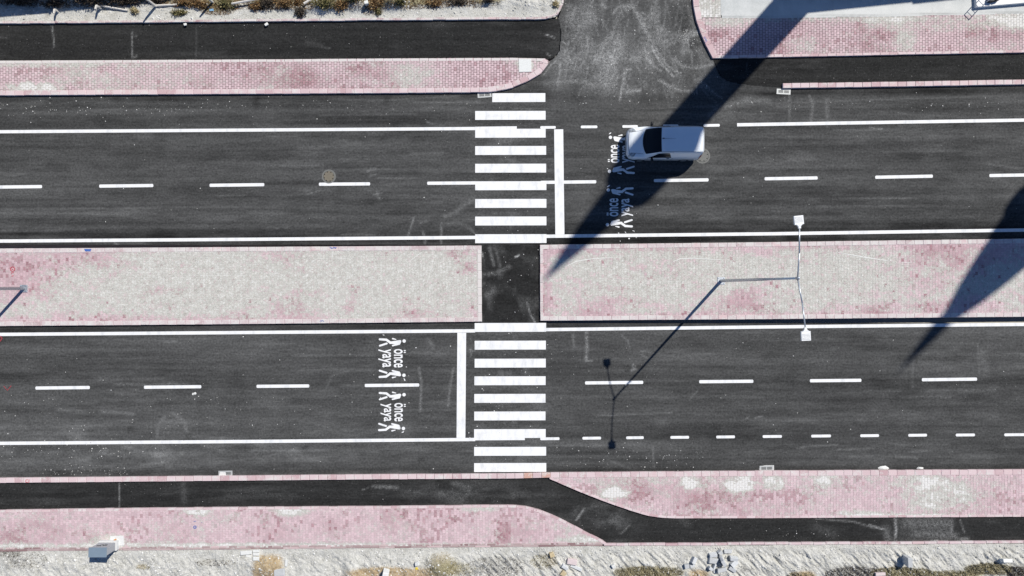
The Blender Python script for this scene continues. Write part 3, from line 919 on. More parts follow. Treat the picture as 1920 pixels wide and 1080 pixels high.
def pavers(parent, px_poly, tonef, inset=.10, wx=.16, ly=.2, z=ZT, gap=.010, mat=None, name="paver", ang=0.0):
    poly = PL(px_poly, z)
    xs = [p[0] for p in poly]; ys = [p[1] for p in poly]
    x0, x1 = max(min(xs), -31), min(max(xs), 31); y0, y1 = min(ys), max(ys)
    ncol = int((x1 - x0) / wx) + 2; nrow = int((y1 - y0 + (x1 - x0) * abs(ang)) / ly) + 3
    I, J = np.meshgrid(np.arange(ncol), np.arange(nrow))
    cx = x0 + I * wx
    cy = y0 - (x1 - x0) * abs(ang) * (ang < 0) * 0 + J * ly + (I % 2) * ly / 2 + (cx - x0) * ang - (x1 - x0) * max(ang, 0)
    cx = cx.ravel(); cy = cy.ravel()
    ok = shrink_ok(poly, cx, cy, .02)
    cx = cx[ok]; cy = cy[ok]; n = len(cx)
    d = .014
    hx = [-(wx / 2 + d - gap), (wx / 2 + d - gap), (wx / 2 - d - gap), (wx / 2 + d - gap), -(wx / 2 + d - gap), -(wx / 2 - d - gap)]
    hy = [-(ly / 2 - gap), -(ly / 2 - gap), 0, (ly / 2 - gap), (ly / 2 - gap), 0]
    hx = np.array(hx); hy = np.array(hy)
    rz = RNG.normal(0, .012, n)
    ox = hx[None] * np.cos(rz)[:, None] - hy[None] * np.sin(rz)[:, None] + cx[:, None]
    oy = hx[None] * np.sin(rz)[:, None] + hy[None] * np.cos(rz)[:, None] + cy[:, None]
    fx, fy = ox.ravel().copy(), oy.ravel().copy()
    bx, by, bd = nearest_on(poly, fx, fy)
    bad = ~inside(poly, fx, fy)
    fx[bad] = bx[bad]; fy[bad] = by[bad]
    ox = fx.reshape(ox.shape) + (cx[:, None] - fx.reshape(ox.shape)) * .03; oy = fy.reshape(oy.shape) + (cy[:, None] - fy.reshape(oy.shape)) * .03
    zz = z + RNG.normal(0, .0022, n)
    V = np.zeros((n, 12, 3))
    V[:, :6, 0] = ox; V[:, :6, 1] = oy; V[:, :6, 2] = zz[:, None] + (hx[None] * RNG.normal(0, .012, n)[:, None] + hy[None] * RNG.normal(0, .012, n)[:, None])
    V[:, 6:, 0] = ox; V[:, 6:, 1] = oy; V[:, 6:, 2] = z - .03
    base = (np.arange(n) * 12)[:, None]
    top = base + np.arange(6)[None]
    sides = []
    for i in range(6):
        j = (i + 1) % 6
        sides.append(np.stack([base[:, 0] + 6 + i, base[:, 0] + 6 + j, base[:, 0] + j, base[:, 0] + i], 1))
    loops = np.concatenate([top.ravel()] + [s_.ravel() for s_ in sides])
    sizes = np.concatenate([np.full(n, 6)] + [np.full(n, 4)] * 6)
    PX = 960 + S * V[:, :, 0].ravel() * H / (H - z); PY = 540 - S * V[:, :, 1].ravel() * H / (H - z)
    CX = np.repeat(960 + S * cx * H / (H - z), 12); CY = np.repeat(540 - S * cy * H / (H - z), 12)
    tone, dust = tonef(CX, CY, PX, PY, np.repeat(RNG.rand(n), 12))
    cols = np.stack([tone, dust, np.repeat(RNG.rand(n), 12)], 1)
    o = np_mesh(name, V.reshape(-1, 3), loops, sizes, mat or M["paver"], cols, parent, "stuff")
    # sand / dirt in the joints
    gx = axis(x0 - .1, x1 + .1, x0, x1, .2); gy = np.arange(y0, y1 + .2, .1)
    js = sheet("joint_sand", gx, gy, M["joint" if gap > .008 else "joint_pale"], lambda X, Y: np.stack([np.zeros(X.shape), tonef(X, Y, X, Y, np.zeros(X.shape) + .5)[1], np.zeros(X.shape)], 1), z - (.008 if gap > .008 else .005), PL(px_poly, z), kind="stuff")
    js.parent = parent
    return o


def tone_generic(seed, red=.5, dust0=.2, reds=(), dusts=(), clear=(), mott=.25, dmax=1.4):
    def f(CX, CY, PX, PY, r):
        n = fbm(CX * .012, CY * .02, 4, seed)
        n2 = fbm(CX * .05, CY * .06, 3, seed + 7)
        t = np.full(CX.shape, .12) + smooth(.5, .8, n) * .25
        # single redder blocks, in clusters
        cl = smooth(.48, .66, fbm(CX * .02, CY * .03, 3, seed + 17))
        t = t + (r > 1 - .35 * red * cl - .015) * (.45 + .3 * n2)
        for (cx, cy, rx, ry, a) in reds:
            b = blob(CX, CY, cx, cy, rx, ry, 3)
            t = t + a * b * (.6 + .6 * smooth(.35, .6, n2)) * (b > .2)
        d = dust0 + (fbm(PX * .012, PY * .03, 4, seed + 31) - .5) * .6 + mott * ((fbm(PX * .05, PY * .08, 4, seed + 41, .65) - .5) * 1.5 + (r - .5) * .6)
        for (cx, cy, rx, ry, a) in dusts:
            d = d + a * smooth(.15, .75, blob(PX, PY, cx, cy, rx * 1.25, ry * 1.25, 2) * (.25 + 1.3 * fbm(PX * .09, PY * .13, 4, seed + 5, .65))) * .95
        for (cx, cy, rx, ry, a) in clear:
            d = d - a * blob(PX, PY, cx, cy, rx, ry, 2.5)
        d = d - (mott > .5) * smooth(.90, .97, r) * .75 * fbm(CX * .03, CY * .05, 3, seed + 61)
        t = t + (mott > .5) * smooth(.93, .97, r) * .35
        return np.clip(t, 0, 1), np.clip(d, -.3, dmax)
    return f


def pavement(name, px_poly, label, tonef, inset=.1, ang=0.0, z=ZT, gap=.010):
    b = slab(name, PL(px_poly, z), -.2, z - .014, M["slab"])
    tag(b, label, kind="structure")
    lo, hi = [(max(-40, min(1960, x)), y) for x, y in px_poly], None
    pavers(b, px_poly, tonef, inset, ang=ang, z=z, gap=gap)
    return b


# upper left pavement
TL_top = [(-40, 114), (0, 113.7), (240, 112.5), (480, 111.3), (720, 109.6), (960, 108.3), (1022, 109.5)]
TL_end = [(1022, 109.5), (1031, 115.5), (1014, 138), (988, 153), (960, 164.5), (938, 169.5), (915, 172.5)]
TL_bot = [(915, 172.5), (880, 173.2), (720, 174.5), (480, 176), (240, 177.3), (0, 178.8), (-40, 179)]
pv = pavement("pavement", TL_top + TL_end[1:] + TL_bot[1:], "pink block pavement in the upper left ending in a rounded kerb at the side road",
              tone_generic(101, .9, .25,
                           reds=[(520, 140, 70, 26, .45), (690, 128, 40, 22, .40), (560, 150, 40, 20, .3), (380, 155, 25, 15, .35), (130, 130, 30, 14, .2), (740, 150, 40, 20, .25)],
                           dusts=[(60, 165, 45, 9, 1.0), (30, 120, 200, 6, .5), (150, 150, 60, 20, .35), (985, 122, 16, 14, .5), (330, 145, 70, 26, .15), (780, 140, 40, 22, .3), (200, 172, 20, 6, .5)],
                           clear=[(900, 140, 80, 30, .2)]), ang=.0055)
kerb(pv, (TL_bot + [])[::-1][0:0] or [p for p in reversed(TL_bot)], .27, M["kerb"], seed=3)
kerb(pv, [p for p in reversed(TL_end)], .30, M["kerb"], seed=4, jit=.012)
kerb(pv, TL_top[::-1], .15, M["kerb_dusty"], z1=ZT + .006, seed=5)
cp = bm_obj("concrete_patch", box_mesh(.70, .72, .05, .004), M["white_paver"], pv, (*P(984.5, 123, ZT), ZT - .025), (0, 0, .02))

# upper right pavement
TR_left = [(1298, -320), (1297, -40), (1299.5, 0), (1301, 15), (1304, 33), (1312, 57), (1322, 82), (1336, 109)]
TR_bot = [(1336, 109), (1440, 107.2), (1560, 105), (1700, 102), (1920, 98.3), (1965, 97.5)]
TR_top = [(1965, 23.5), (1920, 24.5), (1600, 31), (1440, 33), (1304, 33)]
pv2 = pavement("pavement", [(1304, 33), (1312, 57), (1322, 82)] + TR_bot + TR_top[:-1], "pink block pavement in the upper right between concrete yard and black path",
               tone_generic(131, .35, .20,
                            reds=[(1345, 62, 22, 8, .6), (1612, 45, 12, 18, .6), (1625, 80, 14, 24, .5), (1660, 62, 22, 14, .6), (1680, 70, 14, 12, .5), (1655, 92, 20, 8, .4), (1825, 58, 14, 12, .7), (1842, 55, 6, 14, .6), (1865, 62, 8, 18, .7), (1895, 66, 24, 9, .5), (1470, 95, 14, 14, .3), (1330, 72, 16, 12, .3)],
                            dusts=[(1380, 42, 60, 8, .5), (1600, 34, 200, 7, .4), (1700, 75, 20, 20, .5), (1910, 38, 60, 16, .8), (1500, 80, 30, 15, .3), (1740, 45, 120, 14, .3)], clear=[(1430, 75, 60, 30, .15)]), ang=.016)
kerb(pv2, TR_left, .33, M["kerb"], stone=.78, seed=8, special=(2,), jit=.012)
kerb(pv2, TR_bot, .15, M["kerb"], seed=9, z1=ZT + .006)

# concrete yard with its white blocks
YARD = [(1352, 34), (1440, 34), (1530, 33.3), (1600, 32.4), (1680, 31), (1800, 28.5), (1920, 26), (4200, -25), (4200, -500), (1349, -500), (1350, -40)]
def yard_cols(X, Y):
    r = smooth(.6, .8, fbm(X * .03, Y * .03, 4, 201)) * .6 * blob(X, Y, 1410, 20, 60, 30, 4) + .5 * blob(X, Y, 1640, 22, 230, 14, 4)
    g = np.zeros(X.shape); stroke(X, Y, g, [(1352, 33), (1440, 32.3), (1600, 30.5), (1920, 24)], 1.0, .5)
    for xx in (1470, 1560, 1650, 1745, 1830): stroke(X, Y, g, [(xx, 30), (xx - 2, -40)], .7, .12)
    return np.stack([np.clip(r, 0, 1), np.clip(g, 0, .6), g * 0], 1)
yd = sheet("concrete_yard", axis(P(1340, 0)[0], P(4200, 0)[0], -30, 31, .09), np.concatenate([yrow(-24, 36, .08), yrow(-500, -26, .6)]), M["concrete"], yard_cols, ZT + .002, PL(YARD, ZT), label="smooth grey concrete yard in the top right corner")
WP = [(1306, -330), (1306, 32.5), (1352, 32.5), (1349, -330)]
wb = slab("white_paving", PL(WP, ZT), -.2, ZT - .012, M["bed"]); tag(wb, "band of whitish worn blocks beside the side road's right kerb", kind="structure")
pavers(wb, WP, tone_generic(151, .1, .95), .04, ang=.0)

# median, two lengths
ML = [(-40, 466.5), (0, 466), (480, 463), (902.5, 460.3), (903, 530), (903.5, 603.2), (720, 605), (480, 607.5), (240, 609.6), (0, 611.5), (-40, 612)]
MR = [(1012.5, 459), (1440, 454), (1920, 447.5), (1965, 447), (1965, 593.5), (1920, 594), (1440, 598.5), (1200, 600), (1013, 601.5)]
tml = tone_generic(171, 1.0, .76, mott=.62, dmax=.84, reds=[(40, 500, 70, 50, .25), (170, 490, 60, 30, .35), (310, 550, 50, 18, .4), (550, 580, 40, 22, .35), (660, 575, 16, 10, .5), (870, 500, 24, 12, .6), (775, 585, 30, 12, .4), (540, 480, 25, 12, .45), (850, 475, 30, 8, .5), (560, 520, 60, 30, .25), (450, 590, 60, 12, .3)],
                   dusts=[(330, 510, 170, 70, .25), (700, 520, 200, 60, .25), (800, 500, 60, 30, .2)],
                   clear=[(30, 505, 60, 55, .75), (150, 480, 75, 30, .55), (60, 600, 400, 10, .4), (310, 545, 40, 8, .5), (550, 590, 50, 20, .45), (870, 500, 22, 14, .5), (230, 500, 30, 25, .25), (660, 570, 14, 12, .4), (540, 480, 35, 12, .4), (470, 606, 500, 7, .5), (420, 463, 480, 8, .45), (860, 475, 40, 9, .4), (590, 545, 90, 12, .3), (775, 590, 30, 12, .3), (900, 590, 20, 12, .5)])
tmr = tone_generic(191, 1.0, .68, mott=.62, dmax=.84, reds=[(1060, 475, 40, 14, .4), (1150, 465, 60, 9, .4), (1270, 470, 50, 10, .35), (1390, 560, 30, 18, .55), (1500, 475, 60, 18, .25), (1110, 580, 40, 16, .3), (1640, 585, 30, 14, .5), (1760, 480, 60, 25, .3), (1870, 480, 60, 25, .25), (1410, 580, 50, 10, .5), (1740, 575, 40, 14, .4), (1020, 560, 16, 60, .3), (1720, 520, 60, 20, .25)],
                   dusts=[(1300, 510, 200, 50, .2), (1600, 520, 90, 50, .15)],
                   clear=[(1200, 462, 240, 10, .55), (1700, 455, 260, 14, .5), (1480, 594, 480, 8, .55), (1390, 562, 36, 20, .45), (1640, 585, 40, 14, .35), (1110, 580, 40, 16, .3), (1040, 470, 34, 12, .4), (1022, 540, 14, 80, .35), (1760, 480, 60, 26, .3), (1800, 575, 80, 16, .35), (1880, 470, 60, 30, .3)])
mdl = pavement("median", ML, "dusty paved median left of the black crossing gap", tml, ang=.0065, gap=.007)
mdr = pavement("median", MR, "dusty paved median right of the black crossing gap, with street lamp", tmr, ang=.012, gap=.007)
kerb(mdl, [(-40, 612), (0, 611.5), (240, 609.6), (480, 607.5), (720, 605), (903.5, 603.2)], .25, M["kerb_median"], seed=20)
kerb(mdl, [(903.5, 603), (903, 530), (902.5, 460.5)], .22, M["kerb_dusty"], seed=21)
kerb(mdl, [(902.5, 460.3), (480, 463), (0, 466), (-40, 466.5)], .25, M["kerb_median"], seed=22)
kerb(mdr, [(1013, 601.5), (1200, 600), (1440, 598.5), (1920, 594), (1965, 593.5)], .25, M["kerb_median"], seed=23)
kerb(mdr, [(1965, 447), (1920, 447.5), (1440, 454), (1012.5, 459)], .25, M["kerb_median"], seed=24)
kerb(mdr, [(1012.5, 459.3), (1012.8, 530), (1013, 601.3)], .16, M["kerb_median"], seed=25)

# lower right pavement, lower kerb row, lower left pavement
LRc = [(1030, 898), (1047, 905), (1065, 913), (1092, 924.5), (1120, 935.5), (1150, 946.5), (1180, 957), (1200, 963), (1218, 967.8), (1240, 971), (1262, 972), (1440, 971.6), (1920, 969), (1965, 968.7)]
LRt = [(1965, 880.2), (1920, 880.6), (1440, 883), (1032, 886.4)]
pv3 = pavement("pavement", LRc + LRt, "pink block pavement in the lower right that narrows to a point by the path bend",
               tone_generic(211, 1.5, .26, mott=.4, reds=[(1200, 915, 60, 24, .25), (1350, 935, 60, 20, .35), (1395, 910, 40, 18, .3), (1300, 945, 40, 18, .3), (1820, 935, 60, 30, .2), (1385, 960, 20, 8, .4), (1280, 920, 30, 20, .25)],
                            dusts=[(1150, 925, 26, 10, 1.0), (1290, 905, 18, 10, 1.0), (1388, 908, 26, 14, 1.1), (1450, 905, 20, 14, .7), (1550, 895, 20, 10, .5), (1760, 925, 60, 28, .6), (1170, 900, 80, 10, .3), (1620, 962, 50, 5, .8), (1700, 967, 120, 3, .7), (1720, 900, 50, 14, .4), (1530, 915, 40, 20, .25)], clear=[(1600, 930, 60, 26, .15)]), ang=.004, gap=.006)
kerb(pv3, LRc, .13, M["kerb"], seed=30, z1=ZT + .006)
kerb(pv3, LRt, .29, M["kerb"], seed=31)
KR_t = [(1032, 886.4), (960, 888.3), (720, 889.8), (480, 892), (240, 894.3), (0, 896.5), (-40, 897)]
KB = [(x, y + 9.6) for x, y in KR_t]
kb = slab("kerb_row", PL([(x, y + 1) for x, y in KR_t] + [(x, y - 1) for x, y in reversed(KB)], .1), -.2, .07, M["bed"])
tag(kb, "single row of pink kerb stones between lower carriageway and black path", kind="structure")
kerb(kb, KR_t, .275, M["kerb"], seed=33, special=(0, 2))
KR2 = [(1468, 165.2), (1700, 162), (1920, 158), (1965, 157.2)]
kb2 = slab("kerb_row", PL([(x + (1 if i == 0 else 0), y - 1) for i, (x, y) in enumerate(KR2)] + [(x, y - 8) for x, y in reversed(KR2)], .1), -.2, .07, M["bed"])
tag(kb2, "single row of pink kerb stones ending at the drain under the tower shadow", kind="structure")
kerb(kb2, KR2, .275, M["kerb"], seed=34, special=(0,))
LLt = [(-40, 957), (0, 956.5), (240, 953), (480, 950.8), (720, 949.4), (940, 946.8), (962, 946.9), (985, 949.2), (1010, 955.3), (1040, 967.5), (1075, 985), (1105, 1001), (1130, 1013), (1137, 1018.5)]
LLb = [(1130, 1020.5), (960, 1022.6), (720, 1024.6), (480, 1026.6), (240, 1028.7), (0, 1030.5), (-40, 1031)]
pv4 = pavement("pavement", LLt + LLb, "pink block pavement in the lower left with grey cabinet at its edge",
               tone_generic(231, 1.0, .20, mott=.3, reds=[(60, 1000, 60, 24, .3), (20, 1010, 30, 14, .4), (730, 975, 18, 26, .35), (945, 1000, 14, 26, .6), (845, 975, 12, 10, .4), (620, 985, 30, 16, .2), (175, 1010, 10, 8, .4), (755, 968, 10, 8, .7), (765, 985, 9, 8, .5), (985, 990, 30, 18, .2)],
                            dusts=[(370, 960, 22, 6, .9), (545, 958, 30, 9, 1.0), (480, 1023, 560, 5, .8), (200, 1012, 40, 12, .4), (1090, 1012, 40, 6, .7), (895, 953, 40, 5, .6), (1080, 995, 30, 10, .2), (400, 985, 40, 30, .15)], clear=[(600, 990, 80, 26, .1)]), ang=.0075, gap=.005)
kerb(pv4, LLt[::-1], .14, M["kerb"], seed=40, z1=ZT + .006)
kerb(pv4, [(-40, 1031), (0, 1030.5), (240, 1028.7), (480, 1026.6), (720, 1024.6), (960, 1022.6), (1130, 1020.5)], .10, M["kerb_brown"], seed=41, z1=ZT + .002, jit=.014)

# ------------------------------------------------------------------ dirt verges with their edging stones
def ridges(x, y, seed, th, f):
    c, s_ = math.cos(th), math.sin(th)
    u = x * c + y * s_; v = -x * s_ + y * c
    return fbm(u * f, v * f * .22, 4, seed)


TLD = [(-2600, 62), (0, 43.5), (240, 42), (480, 39.8), (720, 37.4), (960, 35.6), (1018, 36), (1041, 32), (1051, 20), (1055, 8), (1057, 0), (1060, -60), (1060, -330), (-2600, -330)]
POLY_TLD = PL(TLD, .13)


def z_tld(x, y):
    px, py = 960 + S * x, 540 - S * y
    e = np.clip((39 - px * .004 - py) / S, 0, 3)
    k = smooth(.15, .9, e) * smooth(1056, 1030, px)
    n = fbm(x * 1.1, y * 1.1, 4, 301); n2 = fbm(x * 5, y * 5, 4, 311)
    mounds = blob(px, py, 600, 22, 26, 13) + blob(px, py, 670, 14, 22, 16) + blob(px, py, 560, 24, 20, 9) + blob(px, py, 735, 10, 16, 16)
    return .12 + k * ((n - .4) * .35 + (n2 - .5) * .07 + mounds * .4) + (fbm(x * 12, y * 12, 3, 320) - .5) * .045 * (.3 + k)


def c_tld(X, Y):
    b = smooth(22, 3, Y + (fbm(X * .03, Y * .03, 3, 331) - .5) * 30 + np.where(X < 310, 10, 0) + np.where(X > 820, (X - 820) * .12, 0)) * np.where(X < 960, 1, .2)
    b = b + blob(X, Y, 405, 18, 25, 8) * .8 + blob(X, Y, 563, 28, 9, 6) * .9 + blob(X, Y, 250, 20, 9, 7) * .8 + blob(X, Y, 660, 18, 30, 6) * .4
    b = b * (1 - .9 * (blob(X, Y, 600, 22, 26, 11) + blob(X, Y, 670, 14, 22, 14)))
    r = .25 * smooth(.55, .75, fbm(X * .03, Y * .05, 3, 341)) + blob(X, Y, 405, 30, 30, 8) * .2 + blob(X, Y, 640, 8, 14, 10) * .7
    g = smooth(.62, .8, fbm(X * .05, Y * .05, 4, 351)) * .4 + .3 * blob(X, Y, 985, 15, 60, 20)
    return np.stack([r, g, np.clip(b, 0, 1.1)], 1)


dv = sheet("dirt_verge", axis(-100, 3.2, -30, 31, .055), yrow(-330, 45, .055)[int(0):], M["dirt"], c_tld, z_tld, POLY_TLD, label="rough whitish dirt verge with dry growth along the top left edge")
edge = [(-40, 44.2), (0, 43.8), (240, 42.3), (480, 40), (720, 37.6), (960, 35.8), (1018, 36.2), (1042, 32), (1052, 20), (1056, 8), (1058, 0), (1061, -40)]
kerb(dv, edge, .12, M["kerb_mixed"], z1=.15, seed=50, stone=.7, jit=.012)
LOD = [(-2600, 1062), (0, 1033), (480, 1029.5), (960, 1025.5), (1136, 1024), (1440, 1022.3), (1920, 1019.5), (4000, 1008), (4000, 1300), (-2600, 1300)]
POLY_LOD = PL(LOD, .13)


def z_lod(x, y):
    px, py = 960 + S * x, 540 - S * y
    e = np.clip((py - (1034 - px * .0075)) / S, 0, 3)
    k = smooth(.05, .6, e)
    n = fbm(x * .9, y * .9, 4, 401)
    rd = ridges(x, y, 411, .75, 7.0)
    rmask = smooth(780, 1000, px) * (.35 + .65 * smooth(.35, .6, fbm(x * .4, y * .4, 2, 421))) + .25
    n2 = fbm(x * 6, y * 6, 4, 431)
    m = blob(px, py, 505, 1060, 22, 20) * .35 + blob(px, py, 828, 1062, 26, 26) * .45 + blob(px, py, 1700, 1046, 12, 14) * .1 + blob(px, py, 660, 1070, 14, 26) * .25
    return .08 + k * ((n - .5) * .30 + (rd - .5) * .23 * rmask + (n2 - .5) * .06 + m) + (fbm(x * 13, y * 13, 3, 441) - .5) * .04


def c_lod(X, Y):
    r = (blob(X, Y, 505, 1058, 28, 20, 3) * 1.2 + blob(X, Y, 500, 1075, 22, 10, 3) + blob(X, Y, 690, 1078, 50, 16, 3) * .9 + blob(X, Y, 760, 1075, 60, 14, 3) * .9 + blob(X, Y, 828, 1056, 26, 26, 3) * .55 + blob(X, Y, 1310, 1076, 22, 10, 3) * .9
         + blob(X, Y, 1505, 1078, 26, 10, 3) * .9 + blob(X, Y, 1035, 1050, 16, 14) * .4 + blob(X, Y, 1060, 1072, 30, 10) * .35 + blob(X, Y, 1670, 1068, 50, 10) * .5 + blob(X, Y, 265, 1062, 14, 6) * .5)
    b = (blob(X, Y, 1215, 1073, 70, 14, 3) * .9 + blob(X, Y, 825, 1058, 30, 26, 3) * .45 + blob(X, Y, 855, 1065, 40, 18) * .6 + blob(X, Y, 1690, 1075, 60, 12, 3) * .8 + blob(X, Y, 1850, 1066, 50, 12, 3) * .8 + blob(X, Y, 1780, 1078, 60, 8, 3) * .8
         + blob(X, Y, 1020, 1050, 26, 16) * .35)
    g = (blob(X, Y, 930, 1062, 60, 24, 3) * .55 + blob(X, Y, 1600, 1074, 60, 16, 3) * .85 + blob(X, Y, 1900, 1072, 30, 14) * .9 + blob(X, Y, 20, 1040, 30, 26, 3) * .45 + blob(X, Y, 60, 1060, 50, 16) * .3 + blob(X, Y, 1180, 1060, 30, 6) * .5
         + blob(X, Y, 400, 1055, 40, 10) * .3 + blob(X, Y, 1400, 1070, 60, 12) * .4 + smooth(.62, .8, fbm(X * .03, Y * .06, 4, 451)) * .35 * smooth(850, 1100, X))
    return np.stack([r, g, b], 1)


dl = sheet("dirt_verge", axis(-100, 90, -30, 30, .05), yrow(1008, 1200, .05), M["dirt"], c_lod, z_lod, POLY_LOD, label="rough whitish dirt verge with rubble along the bottom edge")
kerb(dl, [(-40, 1034.4), (0, 1034), (480, 1029.8), (960, 1025.6), (1130, 1023.6)], .10, M["kerb_brown"], z1=.12, seed=51, stone=.9, jit=.014)
kerb(dl, [(1132, 1023.8), (1300, 1022.8), (1440, 1021.6), (1650, 1020.5), (1920, 1018.6), (1965, 1018.2)], .13, M["kerb"], z1=.135, seed=52, stone=.7, jit=.014)


def ground_z(x, y):
    px, py = 960 + S * x, 540 - S * y
    a = np.array([x]); b = np.array([y])
    if py < 60: return float(z_tld(a, b)[0])
    if py > 1015: return float(z_lod(a, b)[0])
    return 0.0


# ------------------------------------------------------------------ survey marks sprayed on kerbs and paving (parts of the surface they are on)
def mark(parent, lines, w, mat, z, label):
    V = []; F = []
    for k, pts in enumerate(lines):
        for i, (x, y) in enumerate(pts):
            x0, y0 = pts[max(i - 1, 0)]; x1, y1 = pts[min(i + 1, len(pts) - 1)]
            L = math.hypot(x1 - x0, y1 - y0) or 1
            nx, ny = -(y1 - y0) / L * w / 2, (x1 - x0) / L * w / 2
            V += [P(x + nx, y + ny, z) + (z + .0015 * k,), P(x - nx, y - ny, z) + (z + .0015 * k,)]
            if i: F.append((len(V) - 4, len(V) - 3, len(V) - 1, len(V) - 2))
    o = mesh_obj("spray_mark", V, F, mat, parent); o["label"] = label


def ring_pts(cx, cy, r, n=14): return [(cx + r * math.cos(2 * math.pi * i / n), cy + r * math.sin(2 * math.pi * i / n)) for i in range(n + 1)]


ZM = ZT + .022
mark(mdl, [ring_pts(23.5, 504.5, 4), [(22, 504.5), (25, 504.5)]], 1.3, M["red"], ZM, "red sprayed ring with dot")
mark(mdl, [[(26, 511), (21, 511.5), (21, 514)], [(26, 517), (22, 517.5), (22.5, 519)]], 1.0, M["red"], ZM, "red sprayed scribble under the ring")
mark(mdl, [[(158, 467.5), (162, 468), (171, 468)], [(159, 470), (170, 470.3)]], 2.4, M["blue"], ZM, "blue sprayed dash on kerb")
mark(mdl, [[(618, 463), (623, 465.5)], [(625, 463), (630, 466)], [(620, 466), (631, 464)]], 1.2, M["blue"], ZM, "blue sprayed crosses on kerb")
mark(mdl, [[(600, 603.5), (602, 600), (603.5, 603.5)], [(604.5, 600), (607, 603)]], 1.0, M["blue"], ZM, "small blue sprayed letters on kerb")
mark(pv4, [ring_pts(365.5, 988.5, 2.6, 10), [(365, 988), (367, 988.5)]], 1.2, M["blue"], ZM, "blue sprayed ring")
mark(pv4, [[(363, 977.5), (368, 977)], [(378, 979), (379, 979.5)]], .9, M["blue"], ZM, "faint blue sprayed dash")
mark(kb, [[(52, 899.5), (48.5, 900), (48, 904), (52, 904.5)], [(54.5, 899), (54, 905)]], 1.1, M["red"], ZM, "red sprayed letters on kerb")
mark(pv2, [[(1319.5, 70.5), (1322.5, 69)], [(1320.5, 72.5), (1324, 70.8)], [(1321.5, 75), (1325, 73)], [(1322, 79.5), (1326, 76), (1322.5, 75)]], .9, M["blue"], ZM + .002, "blue sprayed letters on curved kerb")
mark(road_l, [[(0, 640), (4, 634), (0, 630)]], 1.4, M["red"], .006, "faint red sprayed mark")
mark(road_l, [[(7, 724), (14, 732), (21, 723)]], .9, M["red"], .006, "faint red sprayed arrow")

for p_, L__ in ((mdr, [[(1060, 500), (1080, 490), (1110, 485), (1150, 483)], [(1262, 491), (1275, 485), (1300, 484), (1350, 487)], [(1570, 473), (1620, 482), (1665, 489)], [(1690, 491), (1710, 493)], [(1468, 470), (1475, 477)]]),
                (mdl, [[(813, 480), (808, 505), (801, 530)], [(793, 545), (790, 575)], [(770, 488), (790, 473)], [(354, 480), (354, 490)], [(735, 520), (734, 528)]])):
    for q_ in L__:
        V = []
        for i_, (x_, y_) in enumerate(q_):
            w_ = .9 * (1 - abs(i_ / (len(q_) - 1) - .5)) + random.uniform(-.1, .2)
            V += [P(x_, y_ - w_, ZM) + (ZT + .006,), P(x_ + .3, y_ + w_, ZM) + (ZT + .006,)]
        mesh_obj("scrape_mark", V, [(2 * i_, 2 * i_ + 1, 2 * i_ + 3, 2 * i_ + 2) for i_ in range(len(q_) - 1)], M["white_stone"], p_)

# ------------------------------------------------------------------ white van
van = empty("delivery_van", (*P(1171, 273.5), 0))
tag(van, "white panel van driving left through the tower shadow beside the painted words", "van")
VX = np.array([0, .05, .2, .5, .82, 1.08, 1.36, 1.68, 2.0, 3.0, 3.8, 3.96, 4.03])
VP = np.array([
    [(.48, .30), (.53, .42), (.55, .53), (.52, .61), (.47, .66), (.39, .70), (.2, .72), (0, .725)],
    [(.64, .25), (.69, .42), (.70, .56), (.68, .67), (.61, .75), (.5, .79), (.26, .815), (0, .82)],
    [(.77, .22), (.81, .42), (.82, .61), (.795, .76), (.71, .85), (.57, .89), (.3, .915), (0, .925)],
    [(.83, .20), (.865, .42), (.875, .63), (.845, .83), (.76, .925), (.61, .965), (.32, .99), (0, 1.0)],
    [(.85, .20), (.88, .42), (.89, .65), (.865, .90), (.79, .985), (.655, 1.03), (.35, 1.07), (0, 1.085)],
    [(.855, .20), (.885, .42), (.895, .66), (.87, .95), (.80, 1.06), (.685, 1.20), (.37, 1.265), (0, 1.285)],
    [(.855, .20), (.885, .42), (.895, .66), (.87, .98), (.79, 1.20), (.68, 1.42), (.38, 1.485), (0, 1.50)],
    [(.855, .20), (.885, .42), (.895, .66), (.87, 1.0), (.775, 1.32), (.665, 1.61), (.39, 1.67), (0, 1.685)],
    [(.855, .20), (.885, .42), (.895, .66), (.87, 1.01), (.77, 1.38), (.665, 1.70), (.42, 1.745), (0, 1.755)],
    [(.855, .20), (.885, .42), (.895, .66), (.875, 1.02), (.785, 1.40), (.68, 1.72), (.42, 1.77), (0, 1.78)],
    [(.85, .20), (.88, .42), (.89, .66), (.87, 1.02), (.78, 1.39), (.675, 1.70), (.42, 1.755), (0, 1.765)],
    [(.83, .22), (.865, .42), (.875, .66), (.85, 1.0), (.765, 1.36), (.655, 1.66), (.41, 1.715), (0, 1.725)],
    [(.78, .28), (.80, .42), (.81, .66), (.79, .96), (.71, 1.30), (.60, 1.59), (.38, 1.64), (0, 1.65)]])


